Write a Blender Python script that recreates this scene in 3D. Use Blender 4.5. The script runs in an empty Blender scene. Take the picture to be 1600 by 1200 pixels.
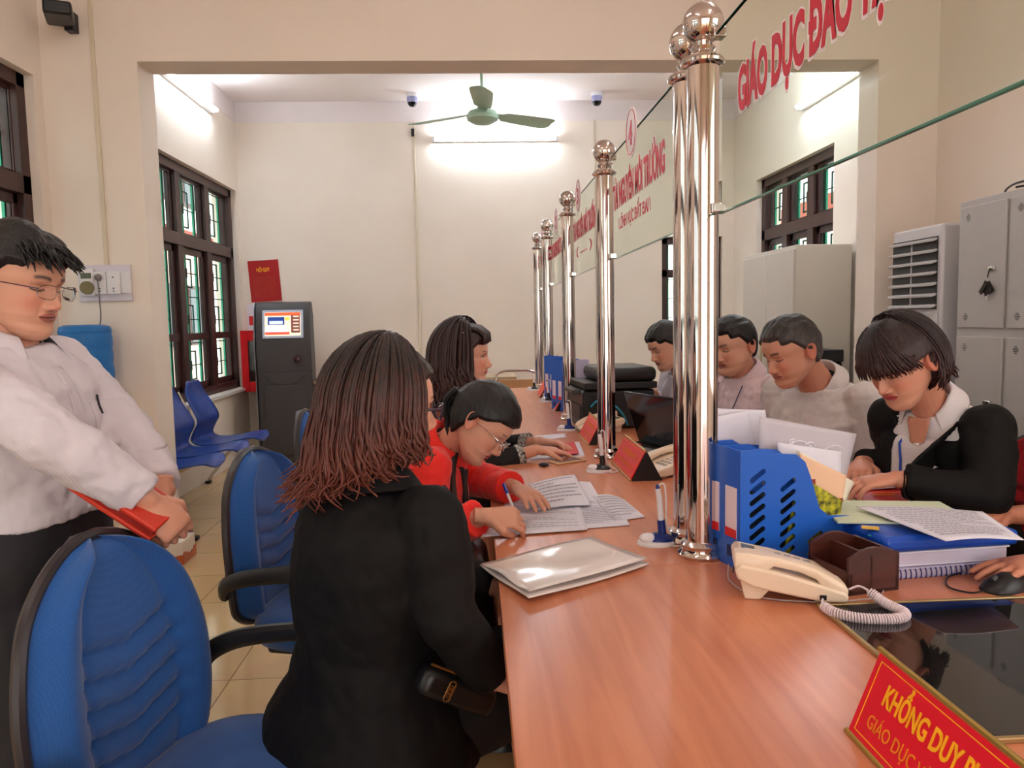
import bpy, bmesh, math, random
import numpy as np
from math import sin, cos, pi, radians, sqrt, exp
from mathutils import Vector, Matrix, noise
from mathutils.bvhtree import BVHTree
V = Vector
SC = bpy.context.scene
COL = SC.collection
random.seed(7)

# ---------------------------------------------------------------- camera
FPX = 1170.0
CAM_H = 1.32
def _n(v): return v / np.linalg.norm(v)
_Y = _n(np.array([740. - 800, 600 - 500., -FPX]))
_Z = np.array([-.024, 1, 0.]); _Z = _n(_Z - _Y * _Z.dot(_Y))
_X = np.cross(_Y, _Z)
CM = np.stack([_X, _Y, _Z], 1)                 # world -> camera
cam_d = bpy.data.cameras.new('camera'); cam = bpy.data.objects.new('camera', cam_d); COL.objects.link(cam)
cam_d.sensor_width = 36; cam_d.lens = FPX / 1600 * 36; cam_d.clip_start = .05
R3 = Matrix([list(r) for r in CM.T])
cam.matrix_world = Matrix.Translation((0, 0, CAM_H)) @ R3.to_4x4()
SC.camera = cam

def at(px, py, Y=None, Z=None, X=None):
    """a direction seen in the photograph, at a known world distance"""
    d = CM.T @ np.array([px - 800., 600. - py, -FPX])
    if Y is not None: t = Y / d[1]
    elif Z is not None: t = (Z - CAM_H) / d[2]
    else: t = X / d[0]
    return V((d[0] * t, d[1] * t, CAM_H + d[2] * t))

# ---------------------------------------------------------------- world, exposure
SC.view_settings.view_transform = 'Standard'; SC.view_settings.look = 'None'
SC.view_settings.gamma = 1; SC.view_settings.use_curve_mapping = False
SC.view_settings.exposure = 1.3
w = bpy.data.worlds.new('overcast_sky'); SC.world = w; w.use_nodes = True
nt = w.node_tree; nt.nodes.clear()
bg = nt.nodes.new('ShaderNodeBackground'); wo = nt.nodes.new('ShaderNodeOutputWorld')
tc = nt.nodes.new('ShaderNodeTexCoord'); sx = nt.nodes.new('ShaderNodeSeparateXYZ'); rp = nt.nodes.new('ShaderNodeValToRGB')
nt.links.new(tc.outputs['Generated'], sx.inputs[0]); nt.links.new(sx.outputs[2], rp.inputs[0]); nt.links.new(rp.outputs[0], bg.inputs[0]); nt.links.new(bg.outputs[0], wo.inputs[0])
rp.color_ramp.elements[0].position = .45; rp.color_ramp.elements[0].color = (.55, .52, .5, 1)
rp.color_ramp.elements[1].position = .6; rp.color_ramp.elements[1].color = (.93, .96, 1.0, 1)
bg.inputs[1].default_value = 2.5

# ---------------------------------------------------------------- materials
def lin(c):
    return tuple(((x / 255) / 12.92 if x / 255 <= .04045 else ((x / 255 + .055) / 1.055) ** 2.4) for x in c)
MATS = {}
def mat(name, rgb=(200, 200, 200), rough=.5, metal=0, spec=.5, emit=None, estr=0, alpha=1, trans=0, ior=1.45, coat=0, bump=None, var=None, sheen=0):
    """bump=(scale, strength[, stretch xyz]); var=(scale, rgb2, stretch)"""
    if name in MATS: return MATS[name]
    m = bpy.data.materials.new(name); m.use_nodes = True
    n = m.node_tree.nodes; l = m.node_tree.links; b = n['Principled BSDF']
    b.inputs['Base Color'].default_value = (*lin(rgb), 1)
    b.inputs['Roughness'].default_value = rough; b.inputs['Metallic'].default_value = metal
    b.inputs['Specular IOR Level'].default_value = spec; b.inputs['IOR'].default_value = ior
    b.inputs['Alpha'].default_value = alpha; b.inputs['Transmission Weight'].default_value = trans
    b.inputs['Coat Weight'].default_value = coat; b.inputs['Sheen Weight'].default_value = sheen
    if emit: b.inputs['Emission Color'].default_value = (*lin(emit), 1); b.inputs['Emission Strength'].default_value = estr
    def coord(st):
        t = n.new('ShaderNodeTexCoord'); mp = n.new('ShaderNodeMapping'); mp.inputs['Scale'].default_value = st
        l.new(t.outputs['Object'], mp.inputs[0]); return mp.outputs[0]
    if bump:
        st = bump[2] if len(bump) > 2 else (1, 1, 1)
        t = n.new('ShaderNodeTexNoise'); t.inputs['Scale'].default_value = bump[0]; t.inputs['Detail'].default_value = 3
        l.new(coord(st), t.inputs['Vector'])
        bp = n.new('ShaderNodeBump'); bp.inputs['Strength'].default_value = bump[1]; bp.inputs['Distance'].default_value = bump[3] if len(bump) > 3 else .004
        l.new(t.outputs[0], bp.inputs['Height']); l.new(bp.outputs[0], b.inputs['Normal'])
    if var:
        st = var[2] if len(var) > 2 else (1, 1, 1)
        t = n.new('ShaderNodeTexNoise'); t.inputs['Scale'].default_value = var[0]; t.inputs['Detail'].default_value = 4
        l.new(coord(st), t.inputs['Vector'])
        r = n.new('ShaderNodeValToRGB'); r.color_ramp.elements[0].position = .35; r.color_ramp.elements[1].position = .65
        r.color_ramp.elements[0].color = (*lin(rgb), 1); r.color_ramp.elements[1].color = (*lin(var[1]), 1)
        l.new(t.outputs[0], r.inputs[0]); l.new(r.outputs[0], b.inputs['Base Color'])
    MATS[name] = m; return m

def attr_mat(name, rough=.5, bump=None):
    m = mat(name, (200, 150, 120), rough, bump=bump); n = m.node_tree.nodes; l = m.node_tree.links
    a = n.new('ShaderNodeAttribute'); a.attribute_name = 'Col'; l.new(a.outputs[0], n['Principled BSDF'].inputs['Base Color'])
    return m

def wood_desk():
    m = mat('beech_laminate', (206, 128, 92), .28, spec=.5); n = m.node_tree.nodes; l = m.node_tree.links
    t = n.new('ShaderNodeTexCoord'); mp = n.new('ShaderNodeMapping'); mp.inputs['Scale'].default_value = (14, .9, 1); l.new(t.outputs['Object'], mp.inputs[0])
    a = n.new('ShaderNodeTexNoise'); a.inputs['Scale'].default_value = 2.2; a.inputs['Detail'].default_value = 6; a.inputs['Distortion'].default_value = .6; l.new(mp.outputs[0], a.inputs['Vector'])
    r = n.new('ShaderNodeValToRGB'); r.color_ramp.elements[0].position = .3; r.color_ramp.elements[1].position = .72
    r.color_ramp.elements[0].color = (*lin((190, 112, 78)), 1); r.color_ramp.elements[1].color = (*lin((214, 138, 100)), 1)
    l.new(a.outputs[0], r.inputs[0]); l.new(r.outputs[0], n['Principled BSDF'].inputs['Base Color']); return m

def tile_floor():
    m = mat('beige_floor_tile', (205, 172, 126), .12, spec=.5); n = m.node_tree.nodes; l = m.node_tree.links
    t = n.new('ShaderNodeTexCoord'); mp = n.new('ShaderNodeMapping'); mp.inputs['Location'].default_value = (.14, .06, 0); l.new(t.outputs['Object'], mp.inputs[0])
    b = n.new('ShaderNodeTexBrick'); b.offset = 0; b.inputs['Scale'].default_value = 1; b.inputs['Brick Width'].default_value = .4; b.inputs['Row Height'].default_value = .4
    b.inputs['Mortar Size'].default_value = .0025; b.inputs['Mortar Smooth'].default_value = .3
    b.inputs['Color1'].default_value = (*lin((208, 174, 128)), 1); b.inputs['Color2'].default_value = (*lin((200, 166, 120)), 1); b.inputs['Mortar'].default_value = (*lin((128, 96, 66)), 1)
    l.new(mp.outputs[0], b.inputs['Vector'])
    ns = n.new('ShaderNodeTexNoise'); ns.inputs['Scale'].default_value = 9; ns.inputs['Detail'].default_value = 5; l.new(t.outputs['Object'], ns.inputs['Vector'])
    mx = n.new('ShaderNodeMix'); mx.data_type = 'RGBA'; mx.blend_type = 'MULTIPLY'; mx.inputs[0].default_value = .18
    l.new(b.outputs[0], mx.inputs[6]); l.new(ns.outputs[1], mx.inputs[7]); l.new(mx.outputs[2], n['Principled BSDF'].inputs['Base Color'])
    bp = n.new('ShaderNodeBump'); bp.inputs['Strength'].default_value = .25; bp.inputs['Distance'].default_value = .002; bp.invert = True
    l.new(b.outputs[1], bp.inputs['Height']); l.new(bp.outputs[0], n['Principled BSDF'].inputs['Normal']); return m

def weave(name, c1, c2, scale=300):
    m = mat(name, c1, .85, spec=.25, sheen=.3); n = m.node_tree.nodes; l = m.node_tree.links
    t = n.new('ShaderNodeTexCoord')
    vo = n.new('ShaderNodeTexVoronoi'); vo.inputs['Scale'].default_value = scale; vo.inputs['Randomness'].default_value = .35; l.new(t.outputs['Object'], vo.inputs['Vector'])
    r = n.new('ShaderNodeValToRGB'); r.color_ramp.elements[0].color = (*lin(c2), 1); r.color_ramp.elements[1].color = (*lin(c1), 1)
    r.color_ramp.elements[0].position = .1; r.color_ramp.elements[1].position = .6
    l.new(vo.outputs[0], r.inputs[0]); l.new(r.outputs[0], n['Principled BSDF'].inputs['Base Color'])
    bp = n.new('ShaderNodeBump'); bp.inputs['Strength'].default_value = .12; bp.inputs['Distance'].default_value = .001; bp.invert = True
    l.new(vo.outputs[0], bp.inputs['Height']); l.new(bp.outputs[0], n['Principled BSDF'].inputs['Normal']); return m

def stripe_cloth(name, c1, c2, scale=60):
    m = mat(name, c1, .8, spec=.2, bump=(16, .5, (1, 1, 1), .01)); n = m.node_tree.nodes; l = m.node_tree.links
    t = n.new('ShaderNodeTexCoord'); wv = n.new('ShaderNodeTexWave'); wv.wave_type = 'BANDS'; wv.bands_direction = 'DIAGONAL'
    wv.inputs['Scale'].default_value = scale; wv.inputs['Distortion'].default_value = 1.0; wv.inputs['Detail Scale'].default_value = .3; l.new(t.outputs['Object'], wv.inputs['Vector'])
    r = n.new('ShaderNodeValToRGB'); r.color_ramp.elements[0].color = (*lin(c2), 1); r.color_ramp.elements[1].color = (*lin(c1), 1); r.color_ramp.elements[1].position = .35
    l.new(wv.outputs[0], r.inputs[0]); l.new(r.outputs[0], n['Principled BSDF'].inputs['Base Color']); return m

def hair_mat(name, root, tip, z0, z1):
    """dyed hair: root colour above z0, tip colour below z1 (object metres)"""
    m = mat(name, root, .42, spec=.45); n = m.node_tree.nodes; l = m.node_tree.links
    t = n.new('ShaderNodeTexCoord'); s = n.new('ShaderNodeSeparateXYZ'); l.new(t.outputs['Object'], s.inputs[0])
    mr = n.new('ShaderNodeMapRange'); mr.inputs[1].default_value = z1; mr.inputs[2].default_value = z0; l.new(s.outputs[2], mr.inputs[0])
    mp = n.new('ShaderNodeMapping'); mp.inputs['Scale'].default_value = (90, 90, 8); l.new(t.outputs['Object'], mp.inputs[0])
    ns = n.new('ShaderNodeTexNoise'); ns.inputs['Scale'].default_value = 1.6; ns.inputs['Detail'].default_value = 3; l.new(mp.outputs[0], ns.inputs['Vector'])
    ad = n.new('ShaderNodeMath'); ad.operation = 'MULTIPLY_ADD'; ad.inputs[1].default_value = .7; l.new(ns.outputs[0], ad.inputs[0])
    sb = n.new('ShaderNodeMath'); sb.operation = 'SUBTRACT'; sb.inputs[1].default_value = .35; l.new(mr.outputs[0], sb.inputs[0]); l.new(sb.outputs[0], ad.inputs[2])
    r = n.new('ShaderNodeValToRGB'); r.color_ramp.elements[0].color = (*lin(tip), 1); r.color_ramp.elements[1].color = (*lin(root), 1)
    l.new(ad.outputs[0], r.inputs[0]); l.new(r.outputs[0], n['Principled BSDF'].inputs['Base Color'])
    bp = n.new('ShaderNodeBump'); bp.inputs['Strength'].default_value = .6; bp.inputs['Distance'].default_value = .004
    l.new(ns.outputs[0], bp.inputs['Height']); l.new(bp.outputs[0], n['Principled BSDF'].inputs['Normal']); return m

wall_m = mat('cream_wall_paint', (236, 223, 210), .75, spec=.25, var=(1.3, (230, 217, 203)))
band_m = mat('white_band_paint', (230, 218, 216), .75, spec=.25)
ceil_m = mat('white_ceiling_paint', (242, 230, 226), .8, spec=.2)
floor_m = tile_floor(); desk_m = wood_desk()
steel = mat('polished_steel', (214, 204, 200), .07, 1)
chrome = mat('chrome', (205, 203, 202), .12, 1)
brownwood = mat('dark_brown_wood', (70, 42, 38), .4, bump=(9, .2, (8, 8, .6)), var=(5, (54, 32, 30), (6, 6, .5)))
green = mat('green_painted_iron', (32, 150, 116), .45)
blackp = mat('black_plastic', (24, 23, 25), .38)
blackg = mat('glossy_black_plastic', (14, 14, 16), .12)
cream_p = mat('ivory_plastic', (228, 208, 184), .35)
white_p = mat('white_plastic', (226, 222, 224), .35)
grey_metal = mat('grey_painted_steel', (168, 163, 158), .42)
blue_fab = weave('blue_chair_fabric', (36, 86, 152), (28, 72, 136))
red_fab = weave('red_chair_fabric', (176, 16, 30), (120, 8, 18))
blue_p = mat('blue_file_plastic', (34, 96, 196), .3, spec=.5)
blue_shell = mat('blue_moulded_plastic', (34, 66, 142), .28)
gold = mat('gold_foil', (226, 170, 40), .3, .75)
goldpaint = mat('gold_lettering', (255, 184, 24), .5)
redsign = mat('red_sign_film', (232, 24, 48), .35)
sign_red = mat('crimson_lettering', (206, 20, 52), .5)
white_v = mat('white_vinyl', (240, 226, 228), .5)
paper = mat('white_paper', (226, 222, 232), .7, spec=.2)
paper2 = mat('greenish_paper', (206, 214, 186), .7, spec=.2)
ink = mat('grey_print', (150, 148, 160), .7)
redpaper = mat('red_card', (214, 30, 34), .4)
glass_m = mat('pane_glass', (235, 250, 245), .02, trans=1, ior=1.05, alpha=1)
# ---------------------------------------------------------------- mesh tools
class MB:
    def __init__(s): s.v = []; s.f = []; s.c = []; s.mi = []; s.col = (1, 1, 1)
    def add(s, vs, fs, col=None, mi=0):
        o = len(s.v); s.v.extend([tuple(p) for p in vs]); s.f.extend([tuple(i + o for i in f) for f in fs]); s.mi.extend([mi] * len(fs))
        if col is None: col = s.col
        if isinstance(col, list): s.c.extend(col)
        else: s.c.extend([col] * len(vs))
        return s
    def box(s, c, d, rot=None, mi=0):
        c = V(c); x, y, z = d[0] / 2, d[1] / 2, d[2] / 2
        vs = [V((a, b, e)) for a in (-x, x) for b in (-y, y) for e in (-z, z)]
        if rot is not None: vs = [rot @ p for p in vs]
        return s.add([p + c for p in vs], [(0, 1, 3, 2), (4, 6, 7, 5), (0, 4, 5, 1), (2, 3, 7, 6), (0, 2, 6, 4), (1, 5, 7, 3)], mi=mi)
    def b2(s, a, b, mi=0):                       # box from corner to corner
        return s.box([(p + q) / 2 for p, q in zip(a, b)], [abs(q - p) for p, q in zip(a, b)], mi=mi)
    def loft(s, rings, cap=True, close=True, mi=0, col=None):
        n = len(rings[0]); vs = [p for r in rings for p in r]; fs = []
        for i in range(len(rings) - 1):
            for j in range(n if close else n - 1):
                k = (j + 1) % n; fs.append((i * n + j, i * n + k, (i + 1) * n + k, (i + 1) * n + j))
        if cap: fs.append(tuple(range(n))[::-1]); fs.append(tuple((len(rings) - 1) * n + j for j in range(n)))
        return s.add(vs, fs, mi=mi, col=col)
    def tube(s, pts, r, n=10, cap=True, mi=0, flat=1.0, up=None, closed=False, round_end=False):
        pts = [V(p) for p in pts]; N = len(pts); rs = r if isinstance(r, (list, tuple)) else [r] * N
        if round_end:                            # hemispherical ends
            a = (pts[0] - pts[1]).normalized(); b = (pts[-1] - pts[-2]).normalized(); P = []; Q = []
            for q in (1.0, .92, .7, .38): P.append((pts[0] + a * rs[0] * q, rs[0] * sqrt(max(0.0025, 1 - q * q))))
            for q in (.38, .7, .92, 1.0): Q.append((pts[-1] + b * rs[-1] * q, rs[-1] * sqrt(max(0.0025, 1 - q * q))))
            pts, rs = [p[0] for p in P] + pts + [q[0] for q in Q], [p[1] for p in P] + list(rs) + [q[1] for q in Q]; N = len(pts)
        T = []
        for i in range(N):
            if closed: d = pts[(i + 1) % N] - pts[i - 1]
            else: d = pts[min(i + 1, N - 1)] - pts[max(i - 1, 0)]
            T.append(d.normalized() if d.length > 1e-9 else V((0, 0, 1)))
        u = V(up) if up is not None else (V((0, 0, 1)) if abs(T[0].z) < .9 else V((1, 0, 0)))
        u = (u - T[0] * u.dot(T[0])).normalized(); rings = []
        for i in range(N):
            u = u - T[i] * u.dot(T[i]); u = u.normalized() if u.length > 1e-6 else T[i].orthogonal().normalized(); w_ = T[i].cross(u)
            rings.append([pts[i] + (u * cos(a) * flat + w_ * sin(a)) * rs[i] for a in (2 * pi * k / n for k in range(n))])
        if closed: rings.append(rings[0]); cap = False
        return s.loft(rings, cap, mi=mi)
    def lathe(s, prof, c=(0, 0, 0), n=24, rot=None, mi=0):
        c = V(c); rings = []
        for r, z in prof:
            ring = [V((max(r, 1e-4) * cos(2 * pi * k / n), max(r, 1e-4) * sin(2 * pi * k / n), z)) for k in range(n)]
            rings.append([(rot @ p if rot is not None else p) + c for p in ring])
        return s.loft(rings, mi=mi)
    def ball(s, c, r, n=20, mi=0, rot=None):
        r = (r, r, r) if not isinstance(r, (tuple, list)) else r; rings = []; c = V(c)
        for i in range(n // 2 + 1):
            t = max(.02, min(pi - .02, pi * i / (n // 2)))
            ring = [V((r[0] * sin(t) * cos(2 * pi * k / n), r[1] * sin(t) * sin(2 * pi * k / n), -r[2] * cos(t))) for k in range(n)]
            rings.append([(rot @ p if rot is not None else p) + c for p in ring])
        return s.loft(rings, mi=mi)
    def prism(s, poly, h, org=(0, 0, 0), ax=((1, 0, 0), (0, 1, 0), (0, 0, 1)), mi=0):
        o, x, y, z = V(org), V(ax[0]), V(ax[1]), V(ax[2]); n = len(poly)
        a = [o + x * p[0] + y * p[1] for p in poly]; b = [p + z * h for p in a]
        fs = [tuple(range(n))[::-1], tuple(range(n, 2 * n))] + [(i, (i + 1) % n, n + (i + 1) % n, n + i) for i in range(n)]
        return s.add(a + b, fs, mi=mi)
    def mesh(s, name, smooth=True, col=False):
        me = bpy.data.meshes.new(name); me.from_pydata(s.v, [], s.f); me.update()
        if smooth: me.shade_smooth() if hasattr(me, 'shade_smooth') else None
        if len(set(s.mi)) > 1: me.polygons.foreach_set('material_index', s.mi)
        if col:
            a = me.attributes.new('Col', 'FLOAT_COLOR', 'POINT'); arr = np.ones((len(s.v), 4), dtype=np.float32); arr[:, :3] = np.array(s.c, dtype=np.float32)
            a.data.foreach_set('color', arr.ravel())
        bm = bmesh.new(); bm.from_mesh(me); bmesh.ops.recalc_face_normals(bm, faces=bm.faces); bm.to_mesh(me); bm.free()
        return me
    def build(s, name, m, parent=None, smooth=True, bevel=0, col=False, sharp=35, seg=2):
        me = s.mesh(name, smooth, col)
        for q in (m if isinstance(m, (list, tuple)) else [m]): me.materials.append(q)
        o = bpy.data.objects.new(name, me); COL.objects.link(o)
        if parent is not None: o.parent = parent
        if smooth and not col: me.set_sharp_from_angle(angle=radians(sharp))
        if bevel:
            md = o.modifiers.new('bevel', 'BEVEL'); md.width = bevel; md.segments = seg; md.limit_method = 'ANGLE'; md.angle_limit = radians(40)
        return o

def tag(o, label, cat, group=None):
    o['label'] = label; o['category'] = cat
    if group: o['group'] = group
    return o
def thing(name, label, cat, loc=(0, 0, 0), rz=0, group=None):
    o = bpy.data.objects.new(name, None); COL.objects.link(o); o.location = loc; o.rotation_euler = (0, 0, rz); o.empty_display_size = .1
    return tag(o, label, cat, group)
def struct(name, mb, m, parent=None, **k):
    o = mb.build(name, m, parent, **k)
    if parent is None: o['kind'] = 'structure'
    return o
def copy_tree(o, parent=None, label=None, loc=None, rz=None):
    c = o.copy(); COL.objects.link(c)
    if parent is not None: c.parent = parent
    for ch in [q for q in COL.objects if q.parent == o]: copy_tree(ch, c)
    if label: c['label'] = label
    if loc is not None: c.location = loc
    if rz is not None: c.rotation_euler = (0, 0, rz)
    return c
def solid(o, t, off=0):
    m = o.modifiers.new('solid', 'SOLIDIFY'); m.thickness = t; m.offset = off; return o

def _tw(s_, size):
    c = bpy.data.curves.new('t', 'FONT'); c.body = s_; c.size = size; t = bpy.data.objects.new('t', c); COL.objects.link(t); bpy.context.view_layer.update(); x = t.dimensions.x; bpy.data.objects.remove(t); return x
def text_mesh(name, body, size, m, parent, org, xdir, ydir, sx=1.0, bold=0, ext=.0008, align='LEFT', fit=None):
    bars = []
    while 'Đ' in body:                         # a plain D with its own cross bar
        i = body.index('Đ'); body = body[:i] + 'D' + body[i + 1:]; bars.append(_tw(body[:i + 1], size) - _tw('D', size) + .0)
    c = bpy.data.curves.new('t', 'FONT'); c.body = body; c.size = size; c.offset = bold; c.extrude = ext; c.align_x = align; c.resolution_u = 3
    t = bpy.data.objects.new('t', c); COL.objects.link(t); bpy.context.view_layer.update()
    if fit: sx = fit / max(t.dimensions.x, 1e-4)
    me = bpy.data.meshes.new_from_object(t.evaluated_get(bpy.context.evaluated_depsgraph_get())); bpy.data.objects.remove(t)
    if bars:
        bm = bmesh.new(); bm.from_mesh(me)
        for b in bars:
            h_ = size * .045 + bold; r_ = bmesh.ops.create_cube(bm, size=1); bmesh.ops.transform(bm, matrix=Matrix.Translation((b + size * .17, size * .36, 0)) @ Matrix.Diagonal((size * .36 + bold * 2, h_ * 2, ext * 2.1, 1)), verts=r_['verts'])
        bm.to_mesh(me); bm.free()
    x, y = V(xdir).normalized(), V(ydir).normalized(); z = x.cross(y)
    M_ = Matrix(((x.x * sx, y.x, z.x, 0), (x.y * sx, y.y, z.y, 0), (x.z * sx, y.z, z.z, 0), (0, 0, 0, 1))); M_.translation = V(org)
    me.transform(M_); me.materials.clear(); me.materials.append(m); me.name = name
    o = bpy.data.objects.new(name, me); COL.objects.link(o); o.parent = parent; return o

def fuse(mb, vox=.004, smooth=3, disp=None):
    """union of overlapping closed shapes into one continuous skin"""
    me = mb.mesh('tmp'); o = bpy.data.objects.new('tmp', me); COL.objects.link(o)
    r = o.modifiers.new('r', 'REMESH'); r.mode = 'VOXEL'; r.voxel_size = vox
    if smooth: q = o.modifiers.new('s', 'SMOOTH'); q.iterations = smooth; q.factor = .5
    for k, (size, st) in enumerate(disp or []):
        tx = bpy.data.textures.new('clouds%d' % k, 'CLOUDS'); tx.noise_scale = size; tx.noise_depth = 2
        d = o.modifiers.new('d%d' % k, 'DISPLACE'); d.texture = tx; d.strength = st; d.mid_level = .5
    bpy.context.view_layer.update()
    m2 = bpy.data.meshes.new_from_object(o.evaluated_get(bpy.context.evaluated_depsgraph_get()))
    n = len(m2.vertices); co = np.empty(n * 3, dtype=np.float32); m2.vertices.foreach_get('co', co)
    fs = [tuple(p.vertices) for p in m2.polygons]; vs = co.reshape(-1, 3)
    bpy.data.objects.remove(o); bpy.data.meshes.remove(m2)
    return [tuple(map(float, p)) for p in vs], fs
def fused(mb, name, m, parent=None, **k):
    vs, fs = fuse(mb, **k); q = MB(); q.add(vs, fs); o = q.build(name, m, parent, smooth=True, sharp=180); return o
def bvh_of(o): return BVHTree.FromPolygons([v.co[:] for v in o.data.vertices], [p.vertices[:] for p in o.data.polygons])
def recenter(root, base):
    """geometry was laid out in world metres: move origins to the thing's base"""
    base = V(base); T_ = Matrix.Translation(-base)
    def rec(o):
        if o.type == 'MESH': o.data.transform(T_)
        for ch in [q for q in COL.objects if q.parent == o]: rec(ch)
    rec(root); root.location = base

def smoothstep(a, b, x):
    t = max(0, min(1, (x - a) / (b - a))) if a != b else float(x > a); return t * t * (3 - 2 * t)
def interp(z, xs, ys):
    return float(np.interp(z, xs, ys))
def bez(pts, n):
    """Catmull-Rom through points"""
    P = [V(p) for p in pts]; P = [P[0] * 2 - P[1]] + P + [P[-1] * 2 - P[-2]]; out = []
    for i in range(1, len(P) - 2):
        for k in range(n):
            t = k / n; a, b, c, d = P[i - 1], P[i], P[i + 1], P[i + 2]
            out.append(.5 * ((2 * b) + (c - a) * t + (2 * a - 5 * b + 4 * c - d) * t * t + (3 * b - a - 3 * c + d) * t ** 3))
    out.append(P[-2]); return out
# ================================================================ the setting
YP0, YP1, YB = 4.30, 4.52, 7.70        # partition front/back, back wall
XL, XR = -2.30, 2.70; PL, PR = -1.795, 2.345; ZB = 2.755; ZC = 3.50; XA, XB = XL - .24, XR + .24; Y0 = -2.6
struct('floor', MB().b2((XA - .1, Y0 - 1.5, -.1), (XB + .1, YB + .3, 0)), floor_m)
struct('ceiling', MB().b2((XA, Y0, ZC), (XB, YB + .2, ZC + .12)), ceil_m)
def wall_x(name, x0, x1, y0, y1, holes, z1=ZC):
    """wall running along Y with rectangular holes (y0,y1,z0,z1)"""
    mb = MB(); ys = y0
    for (a, b, c, d) in sorted(holes):
        mb.b2((x0, ys, 0), (x1, a, z1)); mb.b2((x0, a, 0), (x1, b, c)) if c > 0 else None; mb.b2((x0, a, d), (x1, b, z1)); ys = b
    mb.b2((x0, ys, 0), (x1, y1, z1)); return struct(name, mb, wall_m)
WL2 = (4.95, 7.60, .70, 2.63); WL1 = (2.45, 4.22, .75, 2.66); WR = (5.55, 7.08, .9, 2.58); WL0 = (-1.2, 1.0, .75, 2.66)
wall_x('wall_left', XA, XL, Y0, YB + .2, [WL0, WL1, WL2])
wall_x('wall_right', XR, XB, Y0, YB + .2, [WR, (-1.2, .9, .9, 2.58)])
DX0, DX1, DZ = 1.95, 2.58, 2.13
mb = MB(); mb.b2((XL, YB, 0), (DX0, YB + .2, ZC)); mb.b2((DX0, YB, DZ), (DX1, YB + .2, ZC)); mb.b2((DX1, YB, 0), (XR, YB + .2, ZC)); struct('wall_back', mb, wall_m)
mb = MB(); mb.b2((XL, YP0, 0), (PL, YP1, ZB)); mb.b2((PR, YP0, 0), (XR, YP1, ZB)); mb.b2((XL, YP0, ZB), (XR, YP1, ZC)); struct('wall_partition', mb, wall_m)
mb = MB(); mb.b2((XL, Y0 - .2, 0), (-1.4, Y0, ZC)); mb.b2((1.9, Y0 - .2, 0), (XR, Y0, ZC)); mb.b2((-1.4, Y0 - .2, 2.7), (1.9, Y0, ZC)); struct('wall_front', mb, wall_m)  # unseen wall behind the camera, wide opening added to let sky light in
z_band = 3.30
struct('trim_1', MB().b2((XL, YB - .004, z_band), (XR, YB, ZC)), band_m)
struct('trim_2', MB().b2((XL, YP1, z_band), (XL + .004, YB, ZC)), band_m)
struct('trim_3', MB().b2((XR - .004, YP1, z_band), (XR, YB, ZC)), band_m)
struct('trim_4', MB().b2((XL, WL2[0] - .05, WL2[2] - .03), (XL + .05, WL2[1] + .05, WL2[2])), mat('white_sill', (232, 226, 220), .3), bevel=.004)

def window(name, x, side, hole, ncol, zt, low=True):
    """window on a side wall: side +1 = outside is -X (left wall). frame flush with the outer half of the wall"""
    a, b, c, d = hole; s = -side; fx = x + s * .10; f = .075
    root = MB()
    def bx(y0, y1, z0, z1, dx=.06, xo=0): root.b2((fx + s * xo - dx / 2, y0, z0), (fx + s * xo + dx / 2, y1, z1))
    bx(a, a + f, c, d, .1); bx(b - f, b, c, d, .1); bx(a, b, c, c + f, .1); bx(a, b, d - f, d, .1); bx(a, b, zt - .05, zt + .05, .1)
    cw = (b - a) / ncol
    for i in range(1, ncol): bx(a + i * cw - .055, a + i * cw + .055, c, d, .09)
    o = struct(name, root, brownwood, bevel=.004)
    sash = MB(); gl = MB(); gr = MB(); fr = MB()
    for i in range(ncol):
        y0, y1 = a + i * cw + .06, a + (i + 1) * cw - .06
        for (z0, z1, up) in ((c + f, zt - .05, 0), (zt + .05, d - f, 1)):
            t = .055 if not up else .02
            for (p, q, r_, u) in ((y0, y0 + t, z0, z1), (y1 - t, y1, z0, z1), (y0, y1, z0, z0 + t), (y0, y1, z1 - t, z1)): sash.b2((fx - .013, p, r_), (fx + .013, q, u))
            if not up: sash.b2((fx - .02, y0, z0 + .42), (fx + .02, y1, z0 + .48))
            gl.b2((fx - .003, y0 + t, z0 + t), (fx + .003, y1 - t, z1 - t))
            gx = fx + s * .06; ym = (y0 + y1) / 2
            gr.b2((gx - .008, ym - .016, z0), (gx + .008, ym + .016, z1))
            for yy in (y0, y1): gr.b2((gx - .010, yy - .020, z0 - .02), (gx + .006, yy + .020, z1 + .02))
            n = 1 if up else 3; hh = (z1 - z0) / n
            for k in range(n):
                zc = z0 + hh * (k + .5); h2 = hh * .32; w2 = (y1 - y0) * .26
                for (p, q, r_, u) in ((ym - w2, ym + w2, zc - h2, zc - h2 + .012), (ym - w2, ym + w2, zc + h2 - .012, zc + h2), (ym - w2, ym - w2 + .012, zc - h2, zc + h2), (ym + w2 - .012, ym + w2, zc - h2, zc + h2)): fr.b2((gx - .005, p, r_), (gx + .005, q, u))
                fr.b2((gx - .004, y0, zc - .004), (gx + .004, y1, zc + .004))
                fr.box((gx, ym, zc), (.02, .05, .08)); fr.b2((gx - .004, y0, zc + hh * .5 - .01), (gx + .004, y1, zc + hh * .5 - .002))
    sash.build('window_sash', brownwood, o, bevel=.003); gl.build('window_pane', glass_m, o, smooth=False)
    gr.build('security_bars', green, o); fr.build('grille_pattern', mat('dark_green_iron', (24, 74, 62), .5), o)
    return o
window('window_1', XL, 1, WL1, 3, 2.08)
window('window_2', XL, 1, WL2, 4, 2.02)
window('window_3', XR, -1, WR, 3, 2.06)
window('window_4', XL, 1, WL0, 3, 2.08)
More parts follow.
